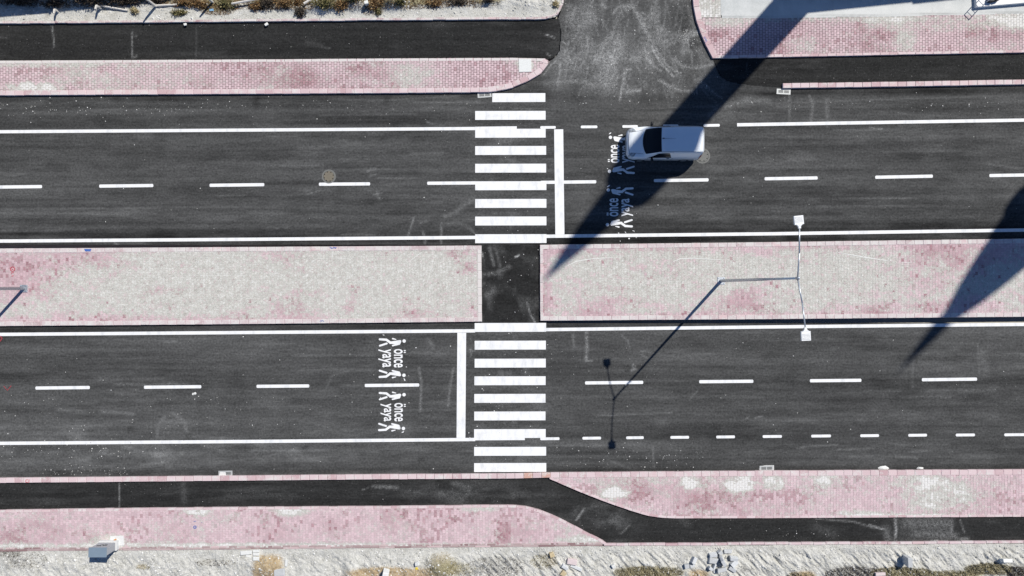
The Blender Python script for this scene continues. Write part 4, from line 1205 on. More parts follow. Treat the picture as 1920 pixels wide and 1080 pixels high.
def pchip(xk, yk, x):
    h = np.diff(xk); d = np.diff(yk, axis=0) / h.reshape(-1, *([1] * (yk.ndim - 1)))
    m = np.zeros_like(yk); m[0] = d[0]; m[-1] = d[-1]
    for i in range(1, len(xk) - 1):
        same = d[i - 1] * d[i] > 0
        w1 = 2 * h[i] + h[i - 1]; w2 = h[i] + 2 * h[i - 1]
        with np.errstate(divide='ignore', invalid='ignore'):
            v = (w1 + w2) / (w1 / d[i - 1] + w2 / d[i])
        m[i] = np.where(same, v, 0)
    x = np.atleast_1d(x); k = np.clip(np.searchsorted(xk, x) - 1, 0, len(xk) - 2)
    t = (x - xk[k]) / h[k]
    sh = (-1,) + (1,) * (yk.ndim - 1)
    t = t.reshape(sh); hk = h[k].reshape(sh)
    return ((1 + 2 * t) * (1 - t) ** 2 * yk[k] + t * (1 - t) ** 2 * hk * m[k] + t * t * (3 - 2 * t) * yk[k + 1] + t * t * (t - 1) * hk * m[k + 1])


def van_pt(x, t, side=1, off=0.0):
    """point on the body shell: x metres behind the nose, t = 0 sill .. 7 roof centre line"""
    def raw(x, t):
        row = pchip(VX, VP, min(max(x, 0), 4.03))[0]
        p = pchip(np.arange(8.0), row, t)[0]
        return np.array([x, p[0], p[1]])
    p = raw(x, t)
    if off:
        e = .02
        a = raw(min(x + e, 4.03), t) - raw(max(x - e, 0), t)
        b = raw(x, min(t + e, 7)) - raw(x, max(t - e, 0))
        n = np.cross(a, b); n /= np.linalg.norm(n) + 1e-9
        if n[1] * p[1] < 0 or (abs(p[1]) < .3 and n[2] < 0): n = -n
        p = p + n * off
    return (p[0], p[1] * side, p[2])


def van_grid(name, xs, ts, mat, off, sides=(1,), mirror_center=False):
    """patch of the shell; xs may be a function of t returning a list"""
    for sd in sides:
        rows = []
        for t in ts:
            xr = xs(t) if callable(xs) else xs
            rows.append([van_pt(x, t, sd, off) for x in xr])
        V = [p for r in rows for p in r]; n = len(rows[0])
        F = []
        for i in range(len(rows) - 1):
            for j in range(n - 1):
                f = (i * n + j, i * n + j + 1, (i + 1) * n + j + 1, (i + 1) * n + j)
                F.append(f if sd < 0 else f[::-1])
        if mirror_center:
            k = len(V); V += [(x, -y, z) for x, y, z in V]
            F += [tuple(i + k for i in f[::-1]) for f in F]
        o = mesh_obj(name, V, F, mat, van, True)
        bm = bmesh.new(); bm.from_mesh(o.data)
        bmesh.ops.remove_doubles(bm, verts=bm.verts[:], dist=.0008)
        bmesh.ops.recalc_face_normals(bm, faces=bm.faces[:])
        bm.to_mesh(o.data); bm.free()


# body shell
xs_b = np.unique(np.concatenate([np.linspace(0, .3, 9), np.linspace(.3, 3.7, 46), np.linspace(3.7, 4.03, 10)]))
ts_b = np.linspace(0, 7, 36)
V = []; F = []
nt = len(ts_b) * 2 - 1
for x in xs_b:
    r = [van_pt(x, t, 1) for t in ts_b]; l = [van_pt(x, t, -1) for t in ts_b[:-1]][::-1]
    V += r + l
for i in range(len(xs_b) - 1):
    for j in range(nt - 1):
        F.append((i * nt + j, i * nt + j + 1, (i + 1) * nt + j + 1, (i + 1) * nt + j))
    F.append((i * nt + nt - 1, i * nt, (i + 1) * nt, (i + 1) * nt + nt - 1))
F.append(tuple(range(nt))[::-1]); F.append(tuple(range((len(xs_b) - 1) * nt, len(xs_b) * nt)))
body = mesh_obj("body", V, F, M["car"], van, True)
bm = bmesh.new(); bm.from_mesh(body.data); bmesh.ops.recalc_face_normals(bm, faces=bm.faces[:]); bm.to_mesh(body.data); bm.free()
sh = body.data
# windscreen: lower edge bows forward
def wind_x(t):
    y = np.interp(t, range(8), [.86, .88, .89, .865, .79, .66, .37, 0])
    return np.linspace(.84 + .17 * (y / .66) ** 2, 1.72 + .03 * (y / .66) ** 2, 14)
van_grid("windscreen", wind_x, np.linspace(5.05, 7, 12), M["glass"], .006, (1,), True)
van_grid("bonnet", lambda t: np.linspace(.10 + .05 * (7 - t) ** 2 / 4, .80 + .13 * ((7 - t) / 2) ** 2, 10), np.linspace(5.1, 7, 10), M["car"], .006, (1,), True)
van_grid("headlight", lambda t: np.linspace(.085 + (t - 3.2) * .02, .30 + .18 * (t - 3.2) / 1.9, 6), np.linspace(3.2, 5.0, 8), M["headlamp"], .007, (1, -1))
def sw_x(t):
    k = (t - 3.12) / 1.4
    return np.linspace(1.05 + .55 * k, 2.38 - .18 * k, 10)
van_grid("side_window", sw_x, np.linspace(3.12, 4.52, 8), M["glass"], .006, (1, -1))
van_grid("front_bumper", np.linspace(.0, .12, 5), np.linspace(.2, 1.5, 5), M["plastic"], .008, (1, -1))
van_grid("sill_trim", np.linspace(1.15, 2.85, 10), np.linspace(0.0, .75, 3), M["plastic"], .006, (1, -1))
van_grid("tail_light", np.linspace(3.9, 4.0, 4), np.linspace(2.6, 3.9, 5), M["redlamp"], .007, (1, -1))
van_grid("rear_bumper", np.linspace(3.86, 4.03, 4), np.linspace(.1, 1.3, 4), M["plastic"], .010, (1, -1))
for sd in (1, -1):
    for x0, z0, L in ((2.5, .9, 1), (1.15, .9, 1)):
        pass
    dh = bm_obj("door_handle", box_mesh(.16, .03, .03, .006), M["plastic"], van, (2.22, .892 * sd, .93))
    mr = bm_obj("wing_mirror", box_mesh(.13, .24, .17, .035), M["plastic"], van, (1.33, 1.0 * sd, .97), (0, 0, -.25 * sd), True)
    for xw in (.78, 3.22):
        w = empty("wheel", (0, 0, 0)); w.parent = van; w.location = (xw, .80 * sd, .31)
        bm = bmesh.new(); lathe(bm, [(.18, -.10), (.27, -.105), (.305, -.08), (.31, 0), (.305, .08), (.27, .105), (.18, .10)], 24)
        t_ = bm_obj("tyre", bm, M["tyre"], w, (0, 0, 0), (math.pi / 2, 0, 0), True)
        bm = bmesh.new(); lathe(bm, [(0, .07), (.06, .085), (.17, .09), (.19, .10), (.19, -.1), (0, -.1)], 20)
        bm_obj("rim", bm, M["rim"], w, (0, 0, 0), (math.pi / 2 * (-1 if sd > 0 else 1), 0, 0), True)
bm = bmesh.new(); tube(bm, (0, 0, 0), (.62, -.06, .22), .009, .004, 6); tube(bm, (-.05, 0, -.01), (.05, 0, .02), .03, .018, 8)
bm_obj("antenna", bm, M["plastic"], van, (1.82, .05, 1.735))
for y0, y1 in ((.45, -.05), (-.12, -.55)):
    bm = bmesh.new()
    pa = van_pt(.99 if y0 > 0 else .90, 7 - abs(y0) * 2.9, 1 if y0 > 0 else -1, .02); pb = van_pt(1.0, 7 - abs(y1) * 2.9, 1 if y1 > 0 else -1, .02)
    tube(bm, pa, pb, .010, .007, 6); bm_obj("wiper", bm, M["plastic"], van)
bm_obj("number_plate", box_mesh(.012, .5, .11, .003), M["plate"], van, (-.012, 0, .38))
bm_obj("number_plate", box_mesh(.012, .5, .11, .003), M["plate"], van, (4.04, .1, .75))
bm = bmesh.new()
for i in range(4):
    tube(bm, (-.012, -.32, .50 + i * .035), (-.012, .32, .50 + i * .035), .008, .008, 6)
bm_obj("grille", bm, M["plastic"], van)
for sd in (1, -1):
    bm = bmesh.new()
    for t0, t1, x in ((.8, 3.05, 2.46),):
        pts = [van_pt(x, t, sd, .001) for t in np.linspace(t0, t1, 8)]
        for a, b in zip(pts[:-1], pts[1:]): tube(bm, a, b, .005, .005, 5, False)
    pts = [van_pt(x, 2.35, sd, .002) for x in np.linspace(.95, 3.7, 24)]
    bm_obj("door_seam", bm, M["plastic"], van)
    bm = bmesh.new()
    for a, b in zip(pts[:-1], pts[1:]): tube(bm, a, b, .012, .012, 6, False)
    bm_obj("rub_strip", bm, M["plastic"], van)

def trim(name, pts, r, mat="plastic"):
    b = bmesh.new()
    rings = []
    for i, p in enumerate(pts):
        p = Vector(p); d = (Vector(pts[min(i + 1, len(pts) - 1)]) - Vector(pts[max(i - 1, 0)])).normalized()
        a = d.orthogonal().normalized(); c = d.cross(a)
        rings.append([b.verts.new(p + (a * math.cos(q) + c * math.sin(q)) * r) for q in (0, 1.57, 3.14, 4.71)])
    for u_, v_ in zip(rings[:-1], rings[1:]):
        for k in range(4): b.faces.new((u_[k], u_[(k + 1) % 4], v_[(k + 1) % 4], v_[k]))
    bm_obj(name, b, M[mat], van)


for sd in (1, -1):
    trim("roof_shade_line", [van_pt(x, 5.02, sd, .0) for x in np.linspace(1.75, 3.96, 20)], .010)  # dark line drawn in for the shading where roof meets side
    trim("bonnet_gap", [van_pt(x, 5.05 - .0 * x, sd, .003) for x in np.linspace(.20, .84, 10)], .008)
    trim("door_gap", [van_pt(1.12 + .0 * t, t, sd, .0) for t in np.linspace(.8, 3.05, 8)], .008)
    trim("door_gap", [van_pt(x, 4.72, sd, .0) for x in np.linspace(1.5, 2.42, 8)], .007)
trim("bonnet_gap", [van_pt(.085 + .035 * (abs(y) / .6) ** 2, 7 - abs(y) / .6 * 1.95, 1 if y > 0 else -1, .003) for y in np.linspace(-.6, .6, 15)], .009)
trim("rear_door_gap", [van_pt(3.97, t, 1, .0) for t in np.linspace(1.2, 7, 14)] + [van_pt(3.97, t, -1, .0) for t in np.linspace(7, 1.2, 14)], .007)
trim("windscreen_seal", [van_pt(.835 + .17 * (y / .66) ** 2, 7 - abs(y) / .66 * 1.95, 1 if y > 0 else -1, .006) for y in np.linspace(-.66, .66, 17)], .014)
bm_obj("air_intake", box_mesh(.014, 1.0, .09, .003), M["plastic"], van, (-.010, 0, .46))

# ------------------------------------------------------------------ street lamps
LX, LY = P(1352, 526.5, ZT)
lamp = empty("street_lamp", (LX, LY, ZT))
tag(lamp, "double arm steel street lamp whose whole shadow lies across the lower carriageway", "street lamp", "street lamps along the median")
bm = bmesh.new(); tube(bm, (0, 0, .03), (0, 0, 10.42), .092, .045, 16); bm_obj("pole", bm, M["galv"], lamp, sm=True)
bm_obj("base_plate", box_mesh(.42, .42, .03, .006), M["galv"], lamp)
bm = bmesh.new(); lathe(bm, [(.06, 10.3), (.065, 10.32), (.065, 10.52), (.03, 10.56), (0, 10.565)], 14); bm_obj("pole_cap", bm, M["galv"], lamp, sm=True)
for i in range(4):
    b = bmesh.new(); lathe(b, [(.018, .03), (.018, .07), (0, .072)], 6)
    bm_obj("anchor_bolt", b, M["galv"], lamp, (.15 * (1 if i % 2 else -1), .15 * (1 if i > 1 else -1), 0))


def head_pt(ix, iy, z): k = (H - z) / H / S; return Vector(((ix - 960) * k - LX, (540 - iy) * k - LY, z - ZT))


for (hx, hy), (nx, ny) in (((1498, 405), (1499, 427)), ((1512.5, 638), (1510, 615))):
    a = Vector((0, 0, 10.45 - ZT + .1)); nk = head_pt(nx, ny, 11.03); tip = head_pt(hx, hy, 11.1)
    bm = bmesh.new(); mid = a.lerp(nk, .5) + Vector((0, 0, .08))
    tube(bm, a, mid, .033, .031, 10); tube(bm, mid, nk, .031, .028, 10)
    bm_obj("arm", bm, M["galv"], lamp, sm=True)
    d = (tip - nk); d.z = 0; L = d.length; ang = math.atan2(d.y, d.x)
    # stepped housing seen from above: neck, shoulder, broad finned end
    bm = bmesh.new()
    for x0, x1, w, h0, h1 in ((-.03, .06, .10, -.05, .04), (.06, .10, .14, -.06, .045), (.10, .13, .22, -.06, .05), (.13, L + .02, .37, -.06, .045)):
        c = bmesh.ops.create_cube(bm, size=1)["verts"]
        for v in c: v.co = Vector(((x0 + x1) / 2 + v.co.x * (x1 - x0), v.co.y * w, (h0 + h1) / 2 + v.co.z * (h1 - h0)))
    hd = bm_obj("lamp_head", bm, M["lamp"], lamp, nk, (0, 0, ang))
    for i in range(5):
        xx = .24 + (L - .28) * i / 4
        bm_obj("cooling_fin", box_mesh(.014, .31, .014), M["lamp_fin"], hd, (xx, 0, .045))
    bm_obj("diffuser", box_mesh(.20, .30, .01), M["plate"], hd, (.36, 0, -.071))
lamp2 = copy_tree(lamp)
lamp2.location = (*P(45, 541, ZT), ZT)
lamp2["label"] = "street lamp at the left edge, only the foot of its pole and shadow in view"

# ------------------------------------------------------------------ utility cabinet
cx, cy = P(222, 1027.5, .1)
cab = empty("utility_cabinet", (cx, cy, ZT))
tag(cab, "grey metal electricity cabinet on a white plinth at the pavement edge", "cabinet")
W_, D_ = .90, .42
bm_obj("plinth", box_mesh(W_ + .10, D_ + .10, .32, .01), M["plinth"], cab, (-W_ / 2 - .0, D_ / 2, -.06))
bm_obj("body", box_mesh(W_, D_, .86, .008), M["cab"], cab, (-W_ / 2, D_ / 2, .26))
bm = box_mesh(W_ + .07, D_ + .10, .075, .006)
bm_obj("roof", bm, M["cab_roof"], cab, (-W_ / 2, D_ / 2, 1.121), (-.06, 0, 0))
for i in range(2):
    dr = bm_obj("door", box_mesh(W_ / 2 - .03, .012, .78, .003), M["cab"], cab, (-W_ * .25 - W_ * .5 * i, D_ + .006, .30))
    bm_obj("handle", box_mesh(.03, .03, .12, .005), M["plastic"], dr, ((-.15 if i == 0 else .15), .018, .40))
bm_obj("sticker", box_mesh(.16, .006, .14), M["sticker"], cab, (-.28, D_ + .016, .62))
bm_obj("sticker", box_mesh(.22, .006, .10), M["sticker"], cab, (-.62, D_ + .016, .74))
bm_obj("sticker", box_mesh(.08, .006, .05), M["sticker"], cab, (-.50, D_ + .016, .60))
bm_obj("side_panel", box_mesh(.012, D_ - .06, .76, .003), M["cab"], cab, (.006, D_ / 2, .31))
bm_obj("cable_clamp", box_mesh(.14, .06, .05, .01), M["copper"], cab, (-.12, D_ + .09, .05), (0, 0, .3))
bm_obj("foundation", box_mesh(.75, .55, .03, .008), M["plinth"], cab, (-.05, .42, -.005), (0, 0, .05))

# ------------------------------------------------------------------ drains and manholes
def grate_proto():
    g = empty("drain_grate")
    bm = bmesh.new()
    for sx, sy, lx, ly in ((.78, .07, 0, .115), (.78, .07, 0, -.115), (.09, .16, .345, 0), (.09, .16, -.345, 0), (.035, .16, 0, 0)):
        c = bmesh.ops.create_cube(bm, size=1)["verts"]
        for v in c: v.co = Vector((v.co.x * sx + lx, v.co.y * sy + ly, .006 + v.co.z * .028))
    bm_obj("frame", bm, M["iron"], g)
    bm_obj("pit", box_mesh(.62, .17, .004), M["dark"], g, (0, 0, .003))
    for i in range(10):
        x = -.265 + i * .058 + (.008 if i > 4 else -.008 + .0)
        bm_obj("bar", box_mesh(.022, .17, .012), M["iron"], g, (x, 0, .006))
    return g


gp = grate_proto()
for i, (x, y, a, lab, hidden) in enumerate(((908.5, 178, .07, "drain grate under the rounded pavement end beside the first zebra stripe", 0),
                                            (1469, 172, -.05, "drain grate just below the left tip of the upper right kerb row", 0),
                                            (423, 887.5, .02, "pale drain grate half clogged with sand at the lower left kerb row", 3),
                                            (1437, 878, .03, "drain grate at the kerb of the lower right pavement, ringed by pale mortar", 0))):
    g = gp if i == 0 else copy_tree(gp)
    g.location = (*P(x, y), .004); g.rotation_euler = (0, 0, a)
    tag(g, lab, "drain grate", "drain grates along the kerbs")
    if i == 3:
        pts = [(-.42, -.02), (-.38, -.14), (-.2, -.2), (.0, -.24), (.12, -.2), (.35, -.17), (.42, -.1), (.43, .16), (-.05, .17), (-.3, .14)]
        mesh_obj("mortar_ring", [(p[0], p[1], .003) for p in pts], [tuple(range(len(pts)))], M["plinth"], g)
    if i == 2:
        mesh_obj("sand_fill", [(-.36, -.15, .0245), (.05, -.15, .0245), (.0, .07, .0245), (-.30, .1, .0245)], [(0, 1, 2, 3)], M["plinth"], g)
for (x, y, r, mt, lab) in ((616.5, 331, .36, "cover", "round rusty brown manhole cover touching a lane dash left of the crossing"), (1317, 292.5, .40, "cover_grey", "round grey manhole cover partly under the rear of the white van")):
    mh = empty("manhole_cover", (*P(x, y), .0))
    tag(mh, lab, "manhole cover", "manhole covers in the upper carriageway")
    bm = bmesh.new(); lathe(bm, [(r - .05, -.02), (r - .05, .010), (r + .03, .010), (r + .05, -.02)], 32); bm_obj("rim", bm, M["cover_grey"], mh)
    bm = bmesh.new(); lathe(bm, [(0, .012), (r * .3, .011), (r * .32, .007), (r * .36, .007), (r * .38, .011), (r - .08, .012), (r - .062, .0)], 32); bm_obj("lid", bm, M[mt], mh)
    for i in range(8):
        a = i * math.pi / 4 + .3
        bm = bmesh.new(); lathe(bm, [(.032, .0125), (.030, .0140), (0, .0142)], 8); bm_obj("bolt_hole", bm, M["dark"], mh, (math.cos(a) * r * .72, math.sin(a) * r * .72, 0))

# ------------------------------------------------------------------ white slab and frame in the yard (top right)
sl = slab("marble_platform", [P(1830, 13.5, .3), P(1962, 2, .3), P(1955, -160, .3), P(1822, -140, .3)], ZT, .36, M["slabwhite"])
tag(sl, "low white slab platform cut by the top right corner", "platform")
fr = empty("steel_frame", (*P(1845, -1, .36), .36))
tag(fr, "small pale steel frame on the white slab casting a ladder shaped shadow", "frame")
vx = Vector((9 / S, -9 / S, 0)) * .98
for k in (-.5, .5):
    bm = bmesh.new(); tube(bm, vx * k, vx * k + Vector((0, 0, 1.25)), .022, .022, 8); bm_obj("post", bm, M["frame_white"], fr)
for zz in (.3, .62, .94, 1.23):
    bm = bmesh.new(); tube(bm, vx * -.5 + Vector((0, 0, zz)), vx * .5 + Vector((0, 0, zz)), .014 if zz < 1.2 else .022, .014 if zz < 1.2 else .022, 8); bm_obj("rung", bm, M["frame_white"], fr)
for k, (x, y, rr) in enumerate(((1856, 3.5, .12), (1866, 1.5, .14))):
    o = bm_obj("flower_pot", box_mesh(.28, .28, .25, .03), M["plastic"], None, (*P(x, y - 3, .4), .36), (0, 0, .3 * k))
    tag(o, ["small black tub on the white slab nearest the steel frame", "small black tub on the white slab, the one further right"][k], "tub", "black tubs on the white slab")

# ------------------------------------------------------------------ the mosque that throws the long shadows (stands beyond the frame)
def minaret(tip_px, h, prof, label):
    bx, by = shadow_base(tip_px[0], tip_px[1], h)
    m = empty("minaret", (bx, by, 0)); tag(m, label, "minaret", "minarets of the mosque beyond the frame")
    pr = [(r, h - d) for d, r in prof]
    cone = [p for p, (d, r) in zip(pr, prof) if d <= prof[3][0]]
    bm = bmesh.new(); lathe(bm, cone[::-1], 24); bm_obj("spire", bm, M["lead"], m, sm=True)
    bm = bmesh.new(); lathe(bm, [(prof[-1][1] * 1.05, 0)] + pr[3:][::-1], 16); bm_obj("shaft", bm, M["minaret"], m)
    bm = bmesh.new(); lathe(bm, [(prof[-1][1] * 1.5, 0), (prof[-1][1] * 1.5, 5), (prof[-1][1] * 1.04, 7)], 8); bm_obj("base", bm, M["minaret"], m)


minaret((1012, 534), 38, [(0, 0), (1.8, .26), (4, .55), (6.2, .76), (7.8, .88), (8.7, 1.0), (9.1, 1.45), (10.6, 1.5), (12, 1.02), (14, .94), (24.5, .98), (38, 1.0)], "slim stone minaret beyond the top right corner throwing the shadow over the van")
minaret((1679, 703), 40, [(0, 0), (2.5, .24), (5.5, .46), (7.4, .86), (9.5, 1.18), (11.6, 1.42), (13.3, 1.55), (13.8, 1.82), (14.6, 1.82), (15.0, 1.3), (22, 1.3), (40, 1.4)], "thick stone minaret beyond the right edge throwing the shadow over the median")
hb = 9.0
def mq(px, py, h=hb): return shadow_base(px, py, h)
A0 = Vector(mq(1492, 31.5)); A1 = Vector(mq(1705, 9.6)); A2 = Vector(mq(2150, -37))
dn = Vector((-(A2 - A0).y, (A2 - A0).x)).normalized() * 18
hall = empty("mosque_hall", (A0.x, A0.y, 0)); tag(hall, "pale mosque hall beyond the top right corner", "building")
q = [A0, A2, A2 + dn, A0 + dn]
slab("wall", [(p.x - A0.x, p.y - A0.y) for p in q], 0, hb - .3, M["wall"], hall)
slab("roof", [(p.x - A0.x, p.y - A0.y) for p in q], hb - .298, hb, M["roof"], hall)
B0 = Vector(mq(1705.5, 12.8, hb + .13)); B1 = Vector(mq(1835, 1.0, hb + .13)); B2 = Vector(mq(2150, -34, hb + .13))
slab("parapet", [(p.x - A0.x, p.y - A0.y) for p in (B0, B2, B2 + dn.normalized() * .3, B0 + dn.normalized() * .3)], hb + .002, hb + .13, M["wall"], hall)
hh = 6.0
C0 = Vector(shadow_base(-500, 78, hh)); C1 = Vector(shadow_base(318, 10.5, hh))
dn = Vector((-(C1 - C0).y, (C1 - C0).x)).normalized() * 12
house = empty("house", (C0.x, C0.y, 0)); tag(house, "flat roofed house beyond the top left corner", "building")
q = [C0, C1, C1 + dn, C0 + dn]
slab("wall", [(p.x - C0.x, p.y - C0.y) for p in q], 0, hh - .25, M["wall"], house)
slab("roof", [(p.x - C0.x, p.y - C0.y) for p in q], hh - .248, hh, M["roof"], house)

# ------------------------------------------------------------------ fence posts and loose poles on the top left verge
def fence_post(bx, by, h, armv, label):
    x, y = P(bx, by, .2); z = ground_z(x, y) - .05
    f = empty("fence_post", (x, y, z)); tag(f, label, "fence post", "bent concrete fence posts on the top verge")
    bm = bmesh.new(); tube(bm, (0, 0, 0), (0, 0, h), .075, .062, 4); bm_obj("post", bm, M["wood"], f)
    bm = bmesh.new(); tube(bm, (0, 0, h), (armv[0], armv[1], h + armv[2]), .065, .045, 4); bm_obj("bent_top", bm, M["wood"], f)


for (x, y, h, up, out, lab) in ((108, 21, .35, .07, .26, "leftmost bent fence post, standing in the house's shade"), (188, 15, .5, .13, .26, "bent fence post beside the left end of a fallen pole"),
                       (292, 11.5, .97, .38, .10, "bent fence post with the longest shadow, reaching the black path"), (398, 3, 1.0, .36, .02, "bent fence post next to the blue scrap")):
    fence_post(x, y, h, (0, -out, up), lab)


def pole(x0, y0, x1, y1, r, z0, z1, label, mat="wood"):
    a = P(x0, y0, z0); b = P(x1, y1, z1)
    za = ground_z(*a) + z0; zb = ground_z(*b) + z1
    c = ((a[0] + b[0]) / 2, (a[1] + b[1]) / 2, (za + zb) / 2)
    bm = bmesh.new(); tube(bm, (a[0] - c[0], a[1] - c[1], za - c[2]), (b[0] - c[0], b[1] - c[1], zb - c[2]), r, r * .9, 6)
    o = bm_obj("fallen_pole", bm, M[mat], None, c); tag(o, label, "pole", "pale poles lying on the top verge")


pole(185, 11.5, 241, 21, .06, .10, .07, "fallen pale pole pointing from the second post toward a dry tuft")
pole(292, 12.5, 334, 10.2, .06, .10, .10, "short fallen pale pole right of the longest shadow post")
pole(436, 8.5, 512, -4, .06, .22, .25, "fallen pale pole raised above the dirt, running out of the top edge")
pole(572, 10, 588, -2, .065, .2, .3, "pale plank end poking out between brown bushes")
pole(748, -1, 762, 7, .04, .2, .2, "thin pale stick lying right of the white mounds")

# ------------------------------------------------------------------ rubble and stones
def block(name, x, y, lx, ly, hz, rot, mat, label, cat, group=None, tilt=(0, 0), jit=.06, seed=0, sink=.03):
    wx, wy = P(x, y, .25)
    z = ground_z(wx, wy) - sink
    bm = box_mesh(lx / S * .985, ly / S * .985, hz, min(lx, ly) / S * .06, jit, seed)
    o = bm_obj(name, bm, M[mat], None, (wx, wy, z), (tilt[0], tilt[1], math.radians(rot)))
    tag(o, label, cat, group)


GR = "broken concrete blocks dumped below the lower path"
for i, (x, y, lx, ly, hz, rot, tl, lab) in enumerate((
        (1300, 1052, 13, 7, .30, 62, (.1, .2), "grey block standing apart left of the heap, upper one of its pair"),
        (1288, 1062, 8.5, 8, .24, 10, (0, 0), "whitish rounded block at the far left of the heap"),
        (1299, 1062, 9, 5.5, .12, 15, (.1, 0), "flat pale chip between the leftmost block and the heap"),
        (1337.5, 1040, 14, 5.5, .26, 6, (.25, 0), "long pale block at the heap's upper left corner"),
        (1355, 1048, 16, 5.5, .46, -58, (.2, .35), "steep block in mid heap with the biggest black shadow"),
        (1349.5, 1036, 7.5, 7, .28, 40, (.2, .1), "dark round lump at the top of the heap"),
        (1338, 1052, 17, 10, .20, -8, (0, .08), "widest grey slab, left of the steep block"),
        (1366, 1035, 14, 7, .14, 4, (0, 0), "flat six sided piece at the heap's top right"),
        (1376, 1046, 16, 6.5, .26, -8, (.2, 0), "long block at the heap's right edge, lying nearly level"),
        (1375, 1056, 15, 9.5, .28, 42, (.15, .1), "slanting pale block low on the heap's right side"),
        (1374, 1067, 14, 7.5, .24, -28, (.15, 0), "pointed block at the heap's lower right"),
        (1339.5, 1062, 11, 3, .32, 66, (0, 0), "narrow upright sliver at the heap's lower left"),
        (1354, 1069, 18, 7.5, .18, 14, (0, 0), "long pale slab along the heap's lower edge"),
        (1342, 1074.5, 5, 6, .14, 5, (0, 0), "little pale stub hanging below the heap"),
        (1332.5, 1065, 8, 4.5, .30, -30, (.1, .1), "small wedge left of the narrow sliver"))):
    block("concrete_block", x, y, lx, ly, hz, rot, "rubble", lab, "block", GR, tl, .07, 60 + i)
block("paving_slab", 460.6, 1037.5, 21.5, 7, .16, 4, "white_stone", "longest of the white slabs left near the ochre soil mound", "slab", "white slabs beside the ochre mound", jit=.02)
block("paving_slab", 479, 1034.5, 12.5, 5, .14, 1, "white_stone", "uppermost white slab of the right hand stack of slabs", "slab", "white slabs beside the ochre mound", jit=.02, seed=2)
block("paving_slab", 479.2, 1040.5, 12, 5, .12, -2, "white_stone", "middle white slab of the right hand stack of slabs", "slab", "white slabs beside the ochre mound", jit=.02, seed=3)
block("paving_slab", 480, 1048, 11.5, 6.5, .13, -1, "white_stone", "lowest white slab of the right hand stack of slabs", "slab", "white slabs beside the ochre mound", jit=.02, seed=4)
block("paving_slab", 464.5, 1044.5, 12, 4.5, .08, -14, "white_stone", "half buried white slab under the longest one", "slab", "white slabs beside the ochre mound", jit=.06, seed=5)
block("paving_slab", 535.5, 1057, 4, 12, .14, -4, "white_stone", "narrow white slab on end right of the ochre mound", "slab", jit=.03, seed=6)
block("paving_slab", 524, 1074, 20, 14, .16, 4, "rubble", "grey slab cut by the bottom edge under the ochre mound", "slab", jit=.05, seed=7)
block("concrete_block", 1073, 1054.5, 19, 10, .22, -10, "pink_stone", "pink block lying left of the olive patch", "block", jit=.04, seed=8)
block("concrete_block", 1059, 1063, 13, 6, .26, -36, "rubble", "grey block just below left of the pink block", "block", tilt=(.1, .1), seed=9)
block("paving_slab", 1081, 1066.5, 22, 6, .14, -24, "rubble", "long thin grey slab just below the pink block", "slab", seed=10)
block("concrete_block", 1653, 1078, 20, 6, .15, 3, "pink_stone", "pink block at the bottom edge right of dark gravel", "block", seed=11)
block("soil_clod", 1035, 1041, 8, 7.5, .22, 20, "ochre_stone", "yellow ochre clod above left of the pink block", "clod", jit=.14, seed=12)
block("soil_clod", 1056, 1076, 9, 8, .2, 50, "ochre_stone", "yellow ochre clod cut by the bottom edge near the pink block", "clod", jit=.14, seed=13)
block("stone", 1150, 1062, 6.5, 6.5, .2, 30, "white_stone", "white pebble at the left end of the olive patch", "stone", jit=.12, seed=14)
block("stone", 782, 1056.5, 7.5, 7.5, .3, 20, "white_stone", "pale stone on the brown mound beside a yellow scrap", "stone", jit=.12, seed=15)
block("paving_slab", 723, 1074, 11, 13, .55, -12, "white_stone", "white slab standing up at the bottom edge in tan soil", "slab", tilt=(.1, .1), jit=.08, seed=16)
block("plastic_scrap", 780.8, 1067, 4.5, 4.5, .06, 20, "yellow", "tiny yellow plastic scrap on the brown mound", "scrap", jit=.1, seed=17)
block("plastic_scrap", 395.5, 17.5, 7, 4, .06, 5, "blue_plastic", "light blue plastic scrap beside the fourth fence post", "scrap", jit=.12, seed=18)
block("stone", 689, 9, 7, 6, .3, 15, "white_stone", "white boulder among brown bushes at the top edge", "stone", jit=.12, seed=19, sink=-.1)
block("stone", 345 + 0.5, 44.5, 5, 4, .08, 15, "white_stone", "white stone on the black path under the top verge", "stone", jit=.12, seed=20)
block("stone", 498, 44, 6, 5, .09, 35, "white_stone", "pale clod at the upper edge of the black path", "stone", jit=.12, seed=21)
block("stone", 362, 739, 4, 4, .05, 15, "white_stone", "pale splat below the second dash of the lower carriageway, right half", "stone", "pale splats below the second dash", jit=.12, seed=22)
block("stone", 358, 740, 3.5, 3.5, .04, 55, "white_stone", "pale splat below the second dash of the lower carriageway, left half", "stone", "pale splats below the second dash", jit=.12, seed=23)
block("marker_stone", 1699, 1050, 9, 17, .55, 2, "rubble", "pale upright marker stone throwing a black shadow on the bottom verge", "stone", jit=.05, seed=24)
block("paving_slab", 1886, 1053, 20, 7, .3, -4, "white_stone", "pale tilted slab with a black edge shadow near the right end of the bottom verge", "slab", tilt=(-.3, .2), jit=.04, seed=25)

# mortar heaps at the lower right kerb
for (x, y, rx, ry, lab) in ((1656, 878, 10, 4.5, "white mortar heap against the lower right kerb, the larger one"), (1725, 878, 7, 3, "white mortar heap against the lower right kerb, the smaller one")):
    bm = bmesh.new(); r = random.Random(int(x))
    lathe(bm, [(rx / S * 1.0, 0), (rx / S * .6, .05), (rx / S * .25, .09), (0, .10)], 11)
    for v in bm.verts: v.co.x *= r.uniform(.8, 1.2); v.co.y *= ry / rx * r.uniform(.8, 1.3)
    o = bm_obj("mortar_heap", bm, M["white_stone"], None, (*P(x, y), -.005)); tag(o, lab, "mortar heap")

